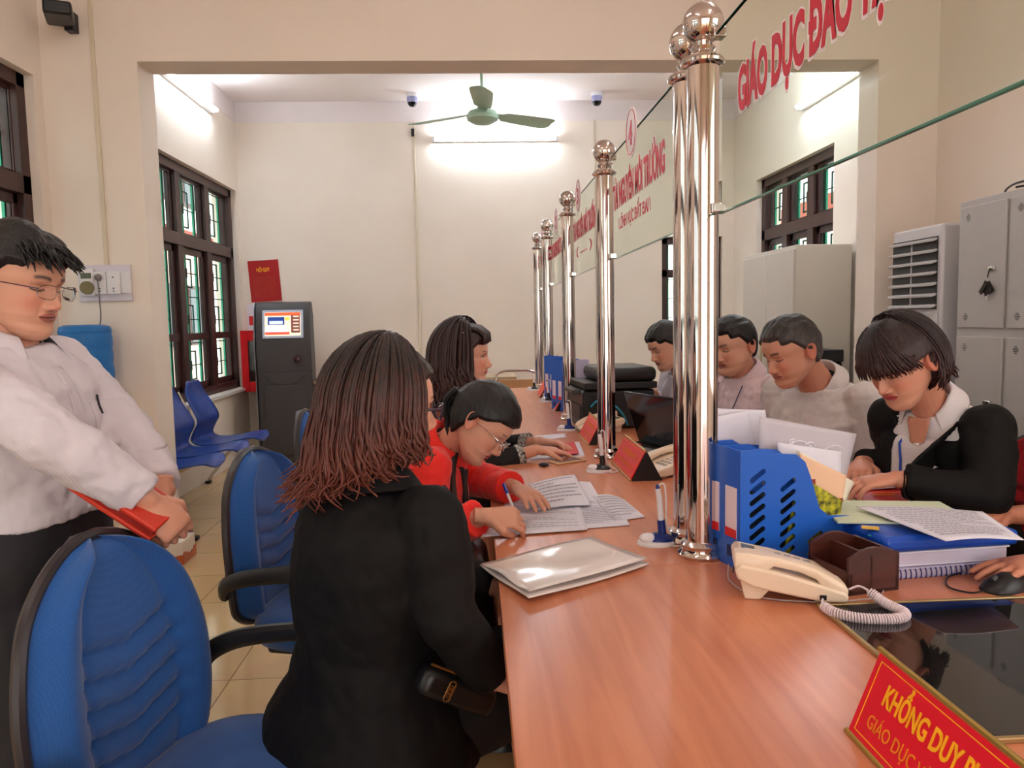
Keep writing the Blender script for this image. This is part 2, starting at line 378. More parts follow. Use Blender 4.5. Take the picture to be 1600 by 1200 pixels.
# balcony door in the back wall
mb = MB(); yy = YB + .1
for (p, q, r_, u) in ((DX0, DX0 + .07, 0, DZ), (DX1 - .07, DX1, 0, DZ), (DX0, DX1, DZ - .07, DZ), (DX0, DX1, 1.72, 1.80), (DX0, DX1, 0, .45)): mb.b2((p, yy - .05, r_), (q, yy + .05, u))
dr = struct('door_1', mb, brownwood, bevel=.004)
MB().b2((DX0 + .07, yy - .003, .45), (DX1 - .07, yy + .003, 1.72)).b2((DX0 + .07, yy - .003, 1.8), (DX1 - .07, yy + .003, DZ - .07)).build('door_glass', glass_m, dr, smooth=False)
mb = MB()
for i in range(5):
    x = DX0 + .1 + i * .115; mb.b2((x - .012, yy + .06, .45), (x + .012, yy + .075, DZ))
for i in range(7): mb.b2((DX0, yy + .062, .5 + i * .2), (DX1, yy + .07, .508 + i * .2))
mb.build('security_bars', green, dr)
# outdoors
gm = mat('alley_paving', (176, 168, 160), .8)
struct('ground', MB().b2((-14, -14, -.35), (14, 16, -.11)), gm)
pinkw = mat('pink_rendered_wall', (232, 196, 184), .8, var=(2, (224, 186, 172)))
def neighbour(x0, x1, y0, y1, h, m, label, side):
    t = thing('neighbouring_building', label, 'building', ((x0 + x1) / 2, (y0 + y1) / 2, -.11))
    cx, cy = (x0 + x1) / 2, (y0 + y1) / 2
    MB().b2((x0 - cx, y0 - cy, 0), (x1 - cx, y1 - cy, h)).build('facade', m, t)
    MB().b2((x0 - cx - .15, y0 - cy - .15, h), (x1 - cx + .15, y1 - cy + .15, h + .25)).build('roof', mat('red_roof_tiles', (150, 74, 58), .8), t)
    fx = (x1 if side > 0 else x0) - cx
    for k in range(int((y1 - y0) / 1.5)):
        for z in (1.0, 4.0):
            y = y0 - cy + .7 + k * 1.5
            wd = MB().b2((fx - .04, y, z), (fx + .04, y + .8, z + 1.3)).build('window', brownwood, t)
            MB().b2((fx + side * .04, y + .08, z + .08), (fx + side * .05, y + .72, z + 1.22)).build('pane', mat('dark_glass', (60, 74, 84), .1), wd)
neighbour(-9, -6.2, 1, 18, 3.2, pinkw, 'low pink building seen through the barred windows of the left wall', 1)
neighbour(5.6, 8.5, 2, 14, 3.0, mat('pale_rendered_wall', (226, 216, 206), .8), 'low pale building seen through the high window of the right wall', -1)

# ================================================================ lamps, fan, small wall fittings
tube_e = mat('lit_tube', (255, 255, 255), .4, emit=(228, 244, 255), estr=29); tube_d = mat('fill_tube', (255, 255, 255), .4, emit=(255, 250, 244), estr=14)
def tube_light(label, c, ax, nrm, grp=None, L=1.2, tm=None):
    """batten on a wall: ax = direction of the tube, nrm = out of the wall/ceiling"""
    t = thing('tube_light', label, 'lamp', c, group=grp); a, n_ = V(ax), V(nrm); u = a.cross(n_)
    R_ = Matrix((a, u, n_)).transposed()
    MB().box(n_ * .02, (L + .06, .045, .04), R_).build('batten', white_p, t, bevel=.003)
    MB().tube([a * (-L / 2) + n_ * .065, a * (L / 2) + n_ * .065], .0165, 12).build('tube', tm or tube_e, t)
    for s in (-1, 1): MB().box(a * s * (L / 2 + .012) + n_ * .055, (.022, .034, .05), R_).build('lamp_holder', white_p, t, bevel=.003)
    return t
tube_light('lit fluorescent tube on the back wall behind the ceiling fan', (.26, YB, 3.12), (1, 0, 0), (0, -1, 0))
tube_light('lit fluorescent tube high on the left wall above the barred window', (XL, 6.35, 3.22), (0, 1, 0), (1, 0, 0))
tube_light('lit fluorescent tube high on the right wall above the grey cabinet', (XR, 5.45, 2.97), (0, 1, 0), (-1, 0, 0))
tube_light('lit fluorescent tube under the ceiling of the far room, partly hidden by the steel post', (1.55, 5.75, ZC), (.35, .94, 0), (0, 0, -1))
for k, (x, y) in enumerate(((-1.1, 2.6), (1.3, 2.6), (-1.1, .2), (1.3, .2))):  # added fill lamps out of view, brightening the front room
    tube_light('added unseen fluorescent batten on the front room ceiling above the picture', (x, y, ZC), (0, 1, 0), (0, 0, -1), 'added battens on the front room ceiling', tm=tube_d)

fg = mat('pale_green_enamel', (172, 206, 184), .35)
fp = at(754, 184, 5.6); fan = thing('ceiling_fan', 'pale green three bladed ceiling fan hanging in the far room', 'fan', (fp.x, 5.6, ZC))
zf = fp.z - ZC
MB().lathe([(.0, -.005), (.05, -.006), (.055, -.03), (.036, -.12), (.016, -.14)], n=24).build('canopy', mat('teal_enamel', (70, 170, 140), .35), fan)
MB().lathe([(.011, -.13), (.011, zf + .05)], n=12).build('down_rod', fg, fan)
MB().lathe([(.02, zf + .10), (.035, zf + .08), (.04, zf + .055), (.10, zf + .04), (.118, zf + .01), (.112, zf - .015), (.07, zf - .04), (.02, zf - .052), (0, zf - .053)], n=32).build('motor_housing', fg, fan)
for k, a in enumerate((151, 268, 29)):
    a = radians(a); R_ = Matrix.Rotation(a, 3, 'Z') @ Matrix.Rotation(radians(-13), 3, 'X')
    rings = []
    for r_, wd in ((.10, .03), (.16, .035), (.19, .06), (.30, .07), (.45, .078), (.56, .082), (.60, .07), (.62, .04)):
        rings.append([R_ @ V((r_, yy_, zz + .02 + .006 * cos(yy_ * 20))) + V((0, 0, zf + .005)) for (yy_, zz) in ((-wd, 0), (-wd * .5, .006), (0, .008), (wd * .5, .006), (wd, 0), (wd * .5, .003), (0, .005), (-wd * .5, .003))])
    MB().loft(rings).build('blade', fg, fan)

def dome_cam(label, p):
    t = thing('ceiling_camera', label, 'camera', p, group=None)
    MB().lathe([(.055, 0), (.058, -.02), (.052, -.035)], n=24).build('mount', white_p, t)
    MB().lathe([(.05, -.035), (.052, -.055), (.046, -.085), (.03, -.105), (.005, -.112)], n=24).build('housing', mat('lilac_grey_plastic', (150, 150, 190), .25), t)
    MB().lathe([(.047, -.08), (.04, -.105), (.026, -.12), (.003, -.126)], n=24).build('dark_dome', blackg, t)
dome_cam('small round dome camera on the ceiling left of the fan', (-.54, 7.45, ZC))
dome_cam('small round dome camera on the ceiling right of the fan', (1.25, 7.45, ZC))
tag(MB().box((-.56, YB - .02, 3.19), (.03, .04, .07)).build('cable_plug', blackp), 'tiny black plug on the wall below the left dome camera', 'plug')
trunk = mat('cream_cable_trunking', (214, 200, 176), .6)
def trunking(label, a, b, w_=.018):
    o = MB().b2(a, b).build('cable_trunking', trunk, bevel=.002); tag(o, label, 'trunking')
trunking('vertical cream cable trunking on the back wall below the left dome camera', (-.56, YB - .012, 0), (-.54, YB, 3.30))
trunking('vertical cream cable trunking on the back wall below the right dome camera', (1.26, YB - .012, .9), (1.28, YB, 3.30))
q = at(160, 300, YP0)
trunking('vertical cream cable trunking above the socket board by the pillar', (q.x - .01, YP0 - .012, 1.66), (q.x + .012, YP0, ZC))
# socket board
p0, p1 = at(123, 415, YP0), at(209, 470, YP0); cx, cz = (p0.x + p1.x) / 2, (p0.z + p1.z) / 2; W, Hh = p1.x - p0.x, p0.z - p1.z
sb = thing('socket_board', 'white wall board with a round timer dial, a socket and switches', 'socket', (cx, YP0, cz))
MB().box((0, -.008, 0), (W, .016, Hh)).build('back_plate', mat('lilac_white_plastic', (214, 206, 216), .4), sb, bevel=.003)
tm = MB().box((-W * .30, -.03, Hh * .02), (.075, .03, .15)).build('timer', white_p, sb, bevel=.006)
MB().box((-W * .30, -.047, Hh * .2), (.055, .004, .03)).build('display', mat('lcd_green_grey', (92, 98, 80), .3), tm)
MB().lathe([(.0, 0), (.036, 0), (.036, .016), (.0, .018)], (-W * .28, -.045, -Hh * .13), rot=Matrix.Rotation(pi / 2, 3, 'X')).build('dial', mat('olive_dial', (120, 106, 70), .4), tm)
for k in range(2): 
    o = MB().box((-.02 + k * .075, -.026, 0), (.072, .024, .125)).build('switch_module', white_p, sb, bevel=.004)
    for z in (-.03, -.045, .03): MB().box((-.02 + k * .075, -.039, z), (.008, .002, .006)).build('slot', blackp, o)
MB().box((.115, -.02, 0), (.05, .016, .12)).build('blank_cover', white_p, sb, bevel=.004)
MB().ball((-.02, -.05, .03), (.02, .016, .02), 14).build('plug', mat('grey_plug', (120, 112, 112), .4), sb)
MB().tube(bez([(-.02, -.055, .02), (-.015, -.06, -.08), (-.02, -.05, -.2), (-.06, -.04, -.34)], 6), .004, 6).build('cord', mat('grey_plug', (120, 112, 112)), sb)
q = at(66, 2, 4.0)
sp = thing('wall_bracket_fitting', 'small black fitting high on the wall above the socket board', 'fitting', (q.x, YP0, q.z))  # plain black housing on a bracket, not a lamp
MB().box((0, -.03, .0), (.05, .06, .10)).build('bracket', blackp, sp, bevel=.004)
MB().box((.0, -.15, .0), (.13, .2, .07), Matrix.Rotation(.4, 3, 'Z')).build('housing', blackp, sp, bevel=.012)
# red notice on back wall
q = at(414, 439, YB); nb = thing('red_notice', 'red notice with small gold lettering on the back wall above the kiosk', 'notice', (q.x, YB, q.z)); nb.rotation_euler = (0, radians(-3), 0)
MB().box((0, -.006, 0), (.30, .012, .41)).build('board', mat('dark_red_board', (168, 20, 26), .45), nb)
mb = MB()
for k in range(13):
    z = .04 - k * .016; x = -.11
    while x < .10: wd = random.uniform(.01, .03); mb.box((x + wd / 2, -.0125, z), (wd, .001, .0035)); x += wd + .006
mb.build('fine_print', mat('dull_gold_print', (176, 70, 30), .5), nb)
text_mesh('heading', 'NỘI QUY', .05, goldpaint, nb, (-.07, -.0128, .095), (1, 0, 0), (0, 0, 1), sx=.62, bold=.001, ext=.0003)
q = at(391, 498, YB); nb = MB().box((0, -.002, 0), (.09, .004, .28)).build('safety_leaflet', paper); nb.location = (q.x + .02, YB, q.z); tag(nb, 'small white leaflet with red patches on the wall behind the kiosk', 'leaflet')
MB().box((0, -.005, -.02), (.06, .002, .09)).build('red_patch', redpaper, nb)
# fire hose cabinet
fb = thing('fire_cabinet', 'red fire hose cabinet with glass door in the far left corner', 'cabinet', (-2.075, 7.6, .66)); redm = mat('fire_red_enamel', (206, 16, 26), .3)
MB().b2((-.2, -.15, 0), (.2, .1, .6)).build('body', redm, fb, bevel=.006)
mb = MB()
for (a, b, c, d) in ((-.2, -.13, 0, .6), (.13, .2, 0, .6), (-.13, .13, 0, .1), (-.13, .13, .5, .6)): mb.b2((a, -.17, c), (b, -.15, d))
mb.build('door_frame', redm, fb, bevel=.003)
MB().b2((-.13, -.158, .1), (.13, -.152, .5)).build('door_glass', mat('smoked_glass', (50, 30, 30), .1), fb)

# ================================================================ information kiosk
q = at(441, 600, 7.25); kk = mat('charcoal_steel', (64, 58, 58), .45)
ki = thing('information_kiosk', 'tall charcoal touch screen kiosk standing in the far left corner', 'kiosk', (q.x + .045, 7.3, 0), radians(6))
prof = [(-.17, 0), (-.17, .06), (-.19, .08), (-.19, .82), (-.215, 1.10), (-.205, 1.17), (-.14, 1.47), (-.10, 1.52), (.02, 1.53), (.10, 1.4), (.14, .9), (.16, .06), (.16, 0)]
MB().prism(prof, .5, (-.25, 0, 0), ((0, 1, 0), (0, 0, 1), (1, 0, 0))).build('body', kk, ki, bevel=.012)
MB().prism([(p[0] * 1.0, p[1]) for p in prof], .012, (-.268, .0, 0), ((0, 1, 0), (0, 0, 1), (1, 0, 0))).build('side_trim', mat('silver_side_trim', (130, 126, 130), .35, .6), ki, bevel=.003)
fy = lambda z: interp(z, (1.10, 1.17, 1.47), (-.215, -.205, -.14)); sl = V((0, .065, .30)).normalized(); nn = V((0, -.30, .065)).normalized()
RS = Matrix((V((1, 0, 0)), sl, -nn * -1)).transposed()
c0 = V((0, fy(1.315), 1.315)) + nn * .004
MB().box(c0, (.37, .27, .012), RS).build('screen_bezel', mat('pale_blue_bezel', (196, 206, 226), .3), ki, bevel=.004)
def scr(u, v, w_, h_, col, k): MB().box(c0 + V((1, 0, 0)) * u + sl * v + nn * (.0075 + k * .001), (w_, h_, .001), RS).build('screen_patch', mat('lit_screen_%d_%d_%d' % col, col, .4, emit=col, estr=.4), ki)
scr(0, 0, .325, .225, (238, 214, 190), 0); scr(0, .095, .32, .03, (200, 90, 50), 1); scr(-.06, .03, .15, .075, (30, 60, 130), 1); scr(-.06, -.055, .19, .07, (236, 236, 246), 1); scr(.115, 0, .08, .17, (110, 60, 50), 1)
scr(-.06, .015, .12, .03, (200, 220, 245), 2); scr(-.05, -.088, .22, .025, (220, 80, 60), 2); scr(.04, .05, .04, .03, (236, 196, 80), 2)
for i in range(5): scr(.12, .07 - i * .032, .05, .012, (236, 210, 190), 2)
MB().lathe([(0, 0), (.034, 0), (.036, .006), (.028, .01), (0, .01)], (.12, -.214, .99), rot=Matrix.Rotation(pi / 2 - .1, 3, 'X')).build('lens', mat('lens_red_black', (60, 20, 24), .15), ki)
MB().prism([(-.19, .86), (.19, .86), (.13, .78), (.06, .75), (-.06, .75), (-.13, .78)], .006, (0, -.196, 0), ((1, 0, 0), (0, 0, 1), (0, 1, 0))).build('relief_panel', kk, ki, bevel=.004)
MB().b2((-.19, -.1945, .10), (.19, -.1895, .74)).build('lower_door', kk, ki, bevel=.003)
tb = thing('side_table', 'long low wooden table against the back wall', 'table', (-.55, 7.4, 0)); tw = mat('red_brown_wood', (150, 78, 48), .4, var=(6, (128, 62, 38), (1, 8, 8)))
MB().b2((-.98, -.22, .74), (.95, .26, .77)).build('table_top', mat('pale_table_edge', (196, 170, 140), .4), tb, bevel=.003)
MB().b2((-.96, -.20, .08), (.93, -.18, .74)).build('front_panel', tw, tb, bevel=.002)
for x in (-.96, .0, .90):
    MB().b2((x, -.2, 0), (x + .03, .24, .74)).build('leg', tw, tb, bevel=.002)
# tubular chair at the far end of the counter
tcn = thing('metal_chair', 'bent chrome tube chair with wooden back at the far end of the counter', 'chair', (.40, 6.95, 0))
MB().tube(bez([(-.2, .16, 0), (-.2, .18, .4), (-.2, .2, .74), (-.15, .2, .82), (0, .2, .83), (.15, .2, .82), (.2, .2, .74), (.2, .18, .4), (.2, .16, 0)], 6), .012, 10).build('back_tube', chrome, tcn)
MB().tube(bez([(-.2, .16, .43), (-.2, -.16, .43), (-.2, -.2, .4), (-.2, -.2, 0)], 6), .012, 10).build('leg', chrome, tcn)
MB().tube(bez([(.2, .16, .43), (.2, -.16, .43), (.2, -.2, .4), (.2, -.2, 0)], 6), .012, 10).build('leg', chrome, tcn)
MB().box((0, 0, .455), (.38, .36, .025)).build('seat', tw, tcn, bevel=.008); MB().box((0, .19, .68), (.37, .014, .13)).build('backrest', mat('tan_ply', (190, 140, 96), .4), tcn, bevel=.006)

# ================================================================ right side furniture
cb = thing('steel_cabinet', 'tall pale grey two door steel cabinet beneath the right wall window', 'cabinet', (2.46, 5.68, 0)); cbm = mat('pale_grey_cabinet_steel', (200, 193, 182), .45)
MB().b2((-.2, -.5, .05), (.2, .5, 1.80)).build('body', cbm, cb, bevel=.004)
MB().b2((-.18, -.48, 0), (.18, .48, .05)).build('plinth', cbm, cb)
for s in (-1, 1):
    d = MB().b2((-.215, min(s * .002, s * .49), .08), (-.2, max(s * .002, s * .49), 1.77)).build('door', cbm, cb, bevel=.003)
    MB().b2((-.222, s * .085 - .014, .95), (-.214, s * .085 + .014, 1.13)).build('handle', mat('brass_handle', (196, 180, 140), .3, .6), d, bevel=.003)
    MB().box((-.218, s * .04, 1.04), (.006, .016, .02)).build('lock', chrome, d)
lk = thing('locker_unit', 'grey steel locker unit with hanging key bunches by the right wall', 'locker', (2.48, 2.83, 0)); lm = mat('locker_grey_steel', (178, 174, 171), .42)
cwid = .33; y_far = .61
MB().b2((-.2, -.71, .02), (.2, y_far, 1.82)).build('body', lm, lk, bevel=.003)
for c_ in range(4):
    for r_ in range(3):
        y1 = y_far - .02 - c_ * cwid; y0 = y1 - cwid + .025; z1 = 1.79 - r_ * .59; z0 = z1 - .55
        if z0 < 0: z0 = .04
        d = MB().b2((-.212, y0, z0), (-.2, y1, z1)).build('door', lm, lk, bevel=.003)
        for zz in (z1 - .05, z0 + .05):
            mb = MB()
            for k, wd in enumerate((.012, .024, .034, .024, .012)): mb.box((-.2125, y1 - .06, zz + (k - 2) * .007), (.002, wd, .0025))
            mb.build('vent_slots', blackp, d)
        MB().box((-.216, y0 + .075, z0 + .26), (.012, .045, .018)).build('lock', chrome, d, bevel=.003)
        if c_ == 0 and r_ < 2:
            k_ = MB(); k_.tube([(-.225, y0 + .075, z0 + .26), (-.23, y0 + .08, z0 + .22)], .003, 6)
            for j in range(5): k_.box((-.226 - .003 * j, y0 + .08 + (j - 2) * .008, z0 + .18 - .006 * (j % 3)), (.004, .022, .055), Matrix.Rotation((j - 2) * .35, 3, 'X'))
            k_.build('keys', mat('dark_keys', (46, 42, 40), .3, .5), d, bevel=.002)
            MB().box((-.232, y0 + .075, z0 + .135), (.004, .014, .03)).build('key_blade', chrome, d)
cable = MB(); cable.tube(bez([(.0, -.1, 0), (.05, .1, .02), (-.02, .25, .01), (-.08, .1, .03), (-.03, -.12, .02), (.08, -.05, .035), (.0, .22, .03)], 8), .005, 6)
o = cable.build('coiled_cable', blackp); o.location = (2.42, 3.05, 1.83); tag(o, 'loose loops of black cable lying on top of the lockers', 'cable')
ac = thing('air_conditioner', 'white floor standing air conditioner between the pillar and the lockers', 'air conditioner', (2.46, 3.83, 0)); acm = mat('air_conditioner_white', (206, 202, 204), .35)
MB().b2((-.15, -.22, .03), (.15, .22, 1.75)).build('body', acm, ac, bevel=.012)
MB().b2((-.13, -.2, 0), (.13, .2, .03)).build('foot', blackp, ac)
MB().b2((-.157, -.185, 1.33), (-.15, .205, 1.69)).build('outlet', mat('outlet_dark', (40, 38, 38), .5), ac)
for k in range(7): MB().box((-.165, .01, 1.345 + k * .055), (.036, .39, .012), Matrix.Rotation(-.3, 3, 'Y')).build('louvre', acm, ac, bevel=.002)
for s in range(1): MB().box((-.155, .03, 1.51), (.006, .012, .35), Matrix.Rotation(0, 3, 'X')).build('vane', acm, ac)
MB().b2((-.16, -.2, .1), (-.15, .21, 1.31)).build('front_panel', acm, ac, bevel=.004)
MB().b2((-.163, -.09, 1.10), (-.159, .12, 1.165)).build('display', mat('brown_display', (70, 62, 56), .2), ac)
MB().b2((-.163, -.09, 1.078), (-.159, .12, 1.094)).build('display_strip', mat('silver_strip', (170, 164, 160), .3), ac)
MB().b2((-.1645, .005, 1.12), (-.163, .04, 1.15)).build('orange_logo', mat('orange_mark', (220, 150, 40), .4), ac)
MB().b2((-.162, -.165, 1.08), (-.16, -.105, 1.23)).build('energy_label', mat('pale_blue_label', (190, 214, 232), .5), ac)
MB().b2((-.1635, -.165, 1.2), (-.162, -.105, 1.23)).b2((-.1635, -.165, 1.08), (-.162, -.105, 1.095)).build('label_bands', mat('mid_blue_print', (60, 150, 210), .5), ac)
MB().b2((-.163, .0, .9), (-.16, .05, 1.0)).build('orange_sticker', mat('orange_sticker', (196, 88, 40), .5), ac)
MB().b2((-.163, .04, 1.21), (-.16, .09, 1.218)).build('small_wordmark', mat('grey_red_mark', (140, 90, 90), .5), ac)
wd_ = thing('hot_drinks_dispenser', 'black water dispenser with pale panel behind the striped shirt man', 'dispenser', (2.25, 4.95, 0))
MB().b2((-.16, -.16, 0), (.16, .16, 1.0)).build('body', blackg, wd_, bevel=.01); MB().b2((-.17, -.18, 1.0), (.16, .16, 1.08)).build('top', blackp, wd_, bevel=.006)
MB().b2((-.165, -.184, 1.02), (-.09, -.18, 1.065)).build('white_label', paper, wd_); MB().b2((-.12, -.168, .80), (.06, -.16, .93)).build('pale_panel', mat('pale_blue_panel', (150, 160, 176), .3), wd_)

# ================================================================ water dispenser by the pillar
q = at(125, 560, 4.05); px_ = q.x
pd = thing('tiled_plinth', 'low plinth clad in white and terracotta patterned tile at the pillar foot', 'plinth', (-1.885, 4.135, 0))
poly = [(-.26, -.15), (.14, -.15), (.26, -.03), (.26, .155), (-.26, .155)]
MB().prism(poly, .14).build('base', mat('white_glazed_tile', (216, 204, 190), .25), pd, bevel=.003)
mb = MB(); edges = [((-.26, -.152), (.14, -.152)), ((.1414, -.1514), (.2614, -.0314)), ((.262, -.03), (.262, .155))]
for (a, b) in edges:
    a3, b3 = V((*a, 0)), V((*b, 0)); d = (b3 - a3); L = d.length; d.normalize(); n = max(1, int(round(L / .04)))
    for i in range(n):
        h_ = .05 + .035 * abs(((i + .5) / n * (L / .2)) % 1 - .5) * 2
        mb.prism([(i * L / n, .012), ((i + 1) * L / n, .012), ((i + 1) * L / n, h_), (i * L / n, h_)], .003, a3, (d, (0, 0, 1), d.cross(V((0, 0, 1)))))
mb.build('terracotta_pattern', mat('terracotta_glaze', (176, 88, 48), .3), pd)
wd_ = thing('water_dispenser', 'ivory water dispenser with upturned blue bottle beside the pillar', 'dispenser', (px_, 4.12, .14))
MB().b2((-.15, -.13, 0), (.15, .14, .82)).build('body', cream_p, wd_, bevel=.015)
MB().b2((-.13, -.14, .56), (.13, -.128, .78)).build('tap_panel', white_p, wd_, bevel=.004)
for s in (-1, 1): MB().tube([(s * .05, -.13, .66), (s * .05, -.17, .66), (s * .05, -.175, .63)], .012, 10).build('tap', redsign if s > 0 else blue_p, wd_)
bm_ = mat('blue_bottle_plastic', (62, 134, 204), .15, trans=.35, ior=1.2)
pr = [(.03, .82), (.05, .83), (.10, .86), (.128, .90)]
for z in np.linspace(.91, 1.15, 25): pr.append((.128 + .006 * (abs(sin((z - .9) * 38)) ** .5) - .004, float(z)))
pr += [(.13, 1.16), (.122, 1.185), (.10, 1.195), (.02, 1.19)]
MB().lathe(pr, n=32).build('water_bottle', bm_, wd_)

# ================================================================ waiting room seating
ws = thing('waiting_bench', 'row of joined blue plastic waiting seats on a chrome beam by the left wall', 'bench', (-1.93, 5.52, 0))
sec = [(-.30, .90), (-.285, .80), (-.22, .68), (-.19, .60), (-.225, .52), (-.235, .46), (-.17, .425), (-.02, .43), (.12, .455), (.21, .46), (.25, .43)]
sec = [(p[0] + .05, p[1]) for p in sec]
prs = bez([(p[0], 0, p[1]) for p in sec], 4)
for k in range(3):
    yc = -.745 + k * .52; rings = []
    for i, p in enumerate(prs):
        t = i / (len(prs) - 1); hw = .225 * (1 - .5 * abs(2 * t - 1) ** 5); tk = .012
        ring = []
        for j in range(13): u = -1 + 2 * j / 12; ring.append(V((p.x + .03 * u * u * (1 - t) , yc + u * hw, p.z + .018 * u * u * t)))
        rings.append(ring)
    o = MB().loft(rings, cap=False, close=False).build('seat_shell', blue_shell, ws, sharp=180); solid(o, .012)
    if k < 2: MB().tube(bez([(-.23, yc + .25, .84), (-.17, yc + .25, .70), (-.14, yc + .25, .6), (-.19, yc + .25, .48), (-.1, yc + .25, .40), (.05, yc + .25, .40)], 5), .014, 8, flat=.5).build('side_bracket', chrome, ws)
MB().b2((-.06, -.95, .36), (0, 1.0, .40)).build('beam', chrome, ws, bevel=.006)
for y in (-.9, .78):
    MB().tube(bez([(-.32, y, .02), (-.25, y, .12), (-.05, y, .33), (.1, y, .16), (.17, y, .02)], 6), [.02] * 25, 10, flat=.7).build('leg', chrome, ws)
    for x in (-.32, .18): MB().box((x, y, .012), (.04, .05, .024)).build('foot_cap', blackp, ws, bevel=.003)
# ================================================================ the counter
DL, DR, DT = .04, 1.16, .75
seams = [-.60, 1.66, 6.20]
for k in range(2):
    y0, y1 = seams[k] + .001, seams[k + 1] - .001
    t = thing('service_counter', ['beech laminate counter section nearest the camera, with the brass edged glass', 'long beech laminate counter section running to the far end'][k], 'counter', (DL, (y0 + y1) / 2, 0)); h = (y1 - y0) / 2
    MB().b2((0, -h, DT - .028), (DR - DL, h, DT)).build('worktop', desk_m, t, bevel=.0015)
    MB().b2((.26, -h + .02, .05), (.28, h - .02, DT - .028)).build('modesty_panel', desk_m, t)
    for yy in ([-h + .03, h - .03] + ([0] if k == 0 else [-h / 3, h / 3])):
        MB().b2((.06, yy - .012, 0), (DR - DL - .04, yy + .012, DT - .028)).build('side_panel', desk_m, t)
# glass sheet laid on the work area
def desk_glass(x0, y0, x1, y1, label):
    t = thing('desk_glass', label, 'glass sheet', ((x0 + x1) / 2, (y0 + y1) / 2, DT)); a, b = (x1 - x0) / 2, (y1 - y0) / 2
    MB().b2((-a, -b, 0), (a, b, .006)).build('sheet', mat('smoked_black_glass', (22, 22, 22), .03, spec=.9), t)
    mb = MB(); e = .008
    for (p, q, r_, s_) in ((-a - e, -a, -b - e, b + e), (a, a + e, -b - e, b + e), (-a, a, -b - e, -b), (-a, a, b, b + e)): mb.b2((p, r_, 0), (q, s_, .008))
    mb.build('edge_strip', mat('dull_brass_strip', (176, 150, 104), .35, .6), t, bevel=.0015)
desk_glass(.66, .915, 1.13, 1.375, 'dark glass sheet with brass edging in the near right corner')
desk_glass(.66, 2.05, 1.12, 2.28, 'dark glass sheet with brass edging behind the near steel posts')

# ---- steel posts, glass sign panels
PX = .53; PY = [1.72, 1.835, 3.00, 4.17, 5.33, 6.12]
def post(y, label, x=PX):
    t = thing('steel_post', label, 'post', (x, y, DT), group='polished posts along the counter')
    MB().lathe([(0, 0), (.054, 0), (.056, .008), (.05, .014), (.047, .022), (.049, .03), (.043, .036), (.0375, .04)], n=32).build('base_collar', steel, t)
    MB().lathe([(.0365, .0), (.0365, 1.15)], n=32).build('tube', steel, t)
    MB().lathe([(.0365, 1.125), (.048, 1.132), (.050, 1.138), (.046, 1.144), (.03, 1.148), (.022, 1.158), (.028, 1.168), (.022, 1.176), (.02, 1.19)], n=32).build('cap_ring', steel, t)
    MB().ball((0, 0, 1.222), .046, 32).build('ball_finial', steel, t)
    return t
for y, l in zip(PY, ('nearest polished steel post, front one of the touching pair', 'polished steel post touching behind the nearest one', 'polished steel post between the black laptop and the near name plate', 'third polished steel post, beside the printer', 'polished steel post before the far blue file box', 'farthest polished steel post at the far end of the counter')): post(y, l)
gl_m = mat('greenish_sign_glass', (240, 247, 238), .03, trans=1, ior=1.02)
ge_m = mat('glass_edge_green', (70, 130, 112), .15)
def sign_panel(y0, y1, label, no, l1, l2=None, x=.562, s1=.125, dy=.2):
    t = thing('glass_sign_panel', label, 'sign', (x, (y0 + y1) / 2, 1.55), group='glass sign panels over the counter'); h = (y1 - y0) / 2; H_ = .40
    MB().b2((-.004, -h, 0), (.004, h, H_)).build('glass_pane', gl_m, t, smooth=False)
    mb = MB(); mb.b2((-.004, -h, -.003), (.004, h, 0)); mb.b2((-.004, -h, H_), (.004, h, H_ + .002)); mb.b2((-.004, -h - .002, 0), (.004, -h, H_)); mb.build('polished_edge', ge_m, t, smooth=False)
    for yy in (-h + .0, h - .0):
        for z in (.0, H_ - .02): MB().box((-.006, yy, z + .01), (.03, .03, .022)).build('glass_clamp', chrome, t, bevel=.003)
    X_ = -.0055
    if no:
        MB().lathe([(0, 0), (.084, 0), (.084, .003), (0, .003)], (X_, dy, H_), n=40, rot=Matrix.Rotation(-pi / 2, 3, 'Y')).build('number_disc', white_v, t)
        MB().tube([V((X_ - .0035, dy + .074 * cos(a), H_ + .074 * sin(a))) for a in (2 * pi * k / 40 for k in range(40))], .0012, 6, closed=True).build('disc_ring', sign_red, t)
        text_mesh('number', no, .11, sign_red, t, (X_ - .004, dy + .032, H_ - .04), (0, -1, 0), (0, 0, 1), bold=.003)
    if l1:
        o1 = (X_ - .0008, h - .01, .185)
        text_mesh('lettering_outline', l1, s1, white_v, t, o1, (0, -1, 0), (0, 0, 1), bold=.008, ext=.0004, fit=.80)
        text_mesh('lettering', l1, s1, sign_red, t, (X_ - .002, o1[1] - .006, o1[2]), (0, -1, 0), (0, 0, 1), bold=.0045, ext=.0004, fit=.79)
    if l2: text_mesh('small_lettering', l2, .058, sign_red, t, (X_ - .001, h - .11, .10), (0, -1, 0), (0, 0, 1), bold=.001, ext=.0004, fit=.52)
    return t
sign_panel(PY[1] + .02, PY[2] - .04, 'glass panel numbered 4 with red lettering above the counter', '4', 'TÀI NGUYÊN MÔI TRƯỜNG', '\\ LĨNH VỰC ĐẤT ĐAI \\')
sign_panel(PY[2] + .04, PY[3] - .04, 'glass panel numbered 3 with red lettering above the counter', '3', 'TÀI NGUYÊN MÔI TRƯỜNG', '( .... )', dy=.33)
sign_panel(PY[3] + .04, PY[4] - .04, 'glass panel with a round disc, second from the far end of the row', '2', 'TÀI NGUYÊN MÔI TRƯỜNG')
sign_panel(PY[4] + .04, PY[5] - .04, 'glass panel with a round disc, farthest of the row', '1', 'TÀI NGUYÊN MÔI TRƯỜNG')
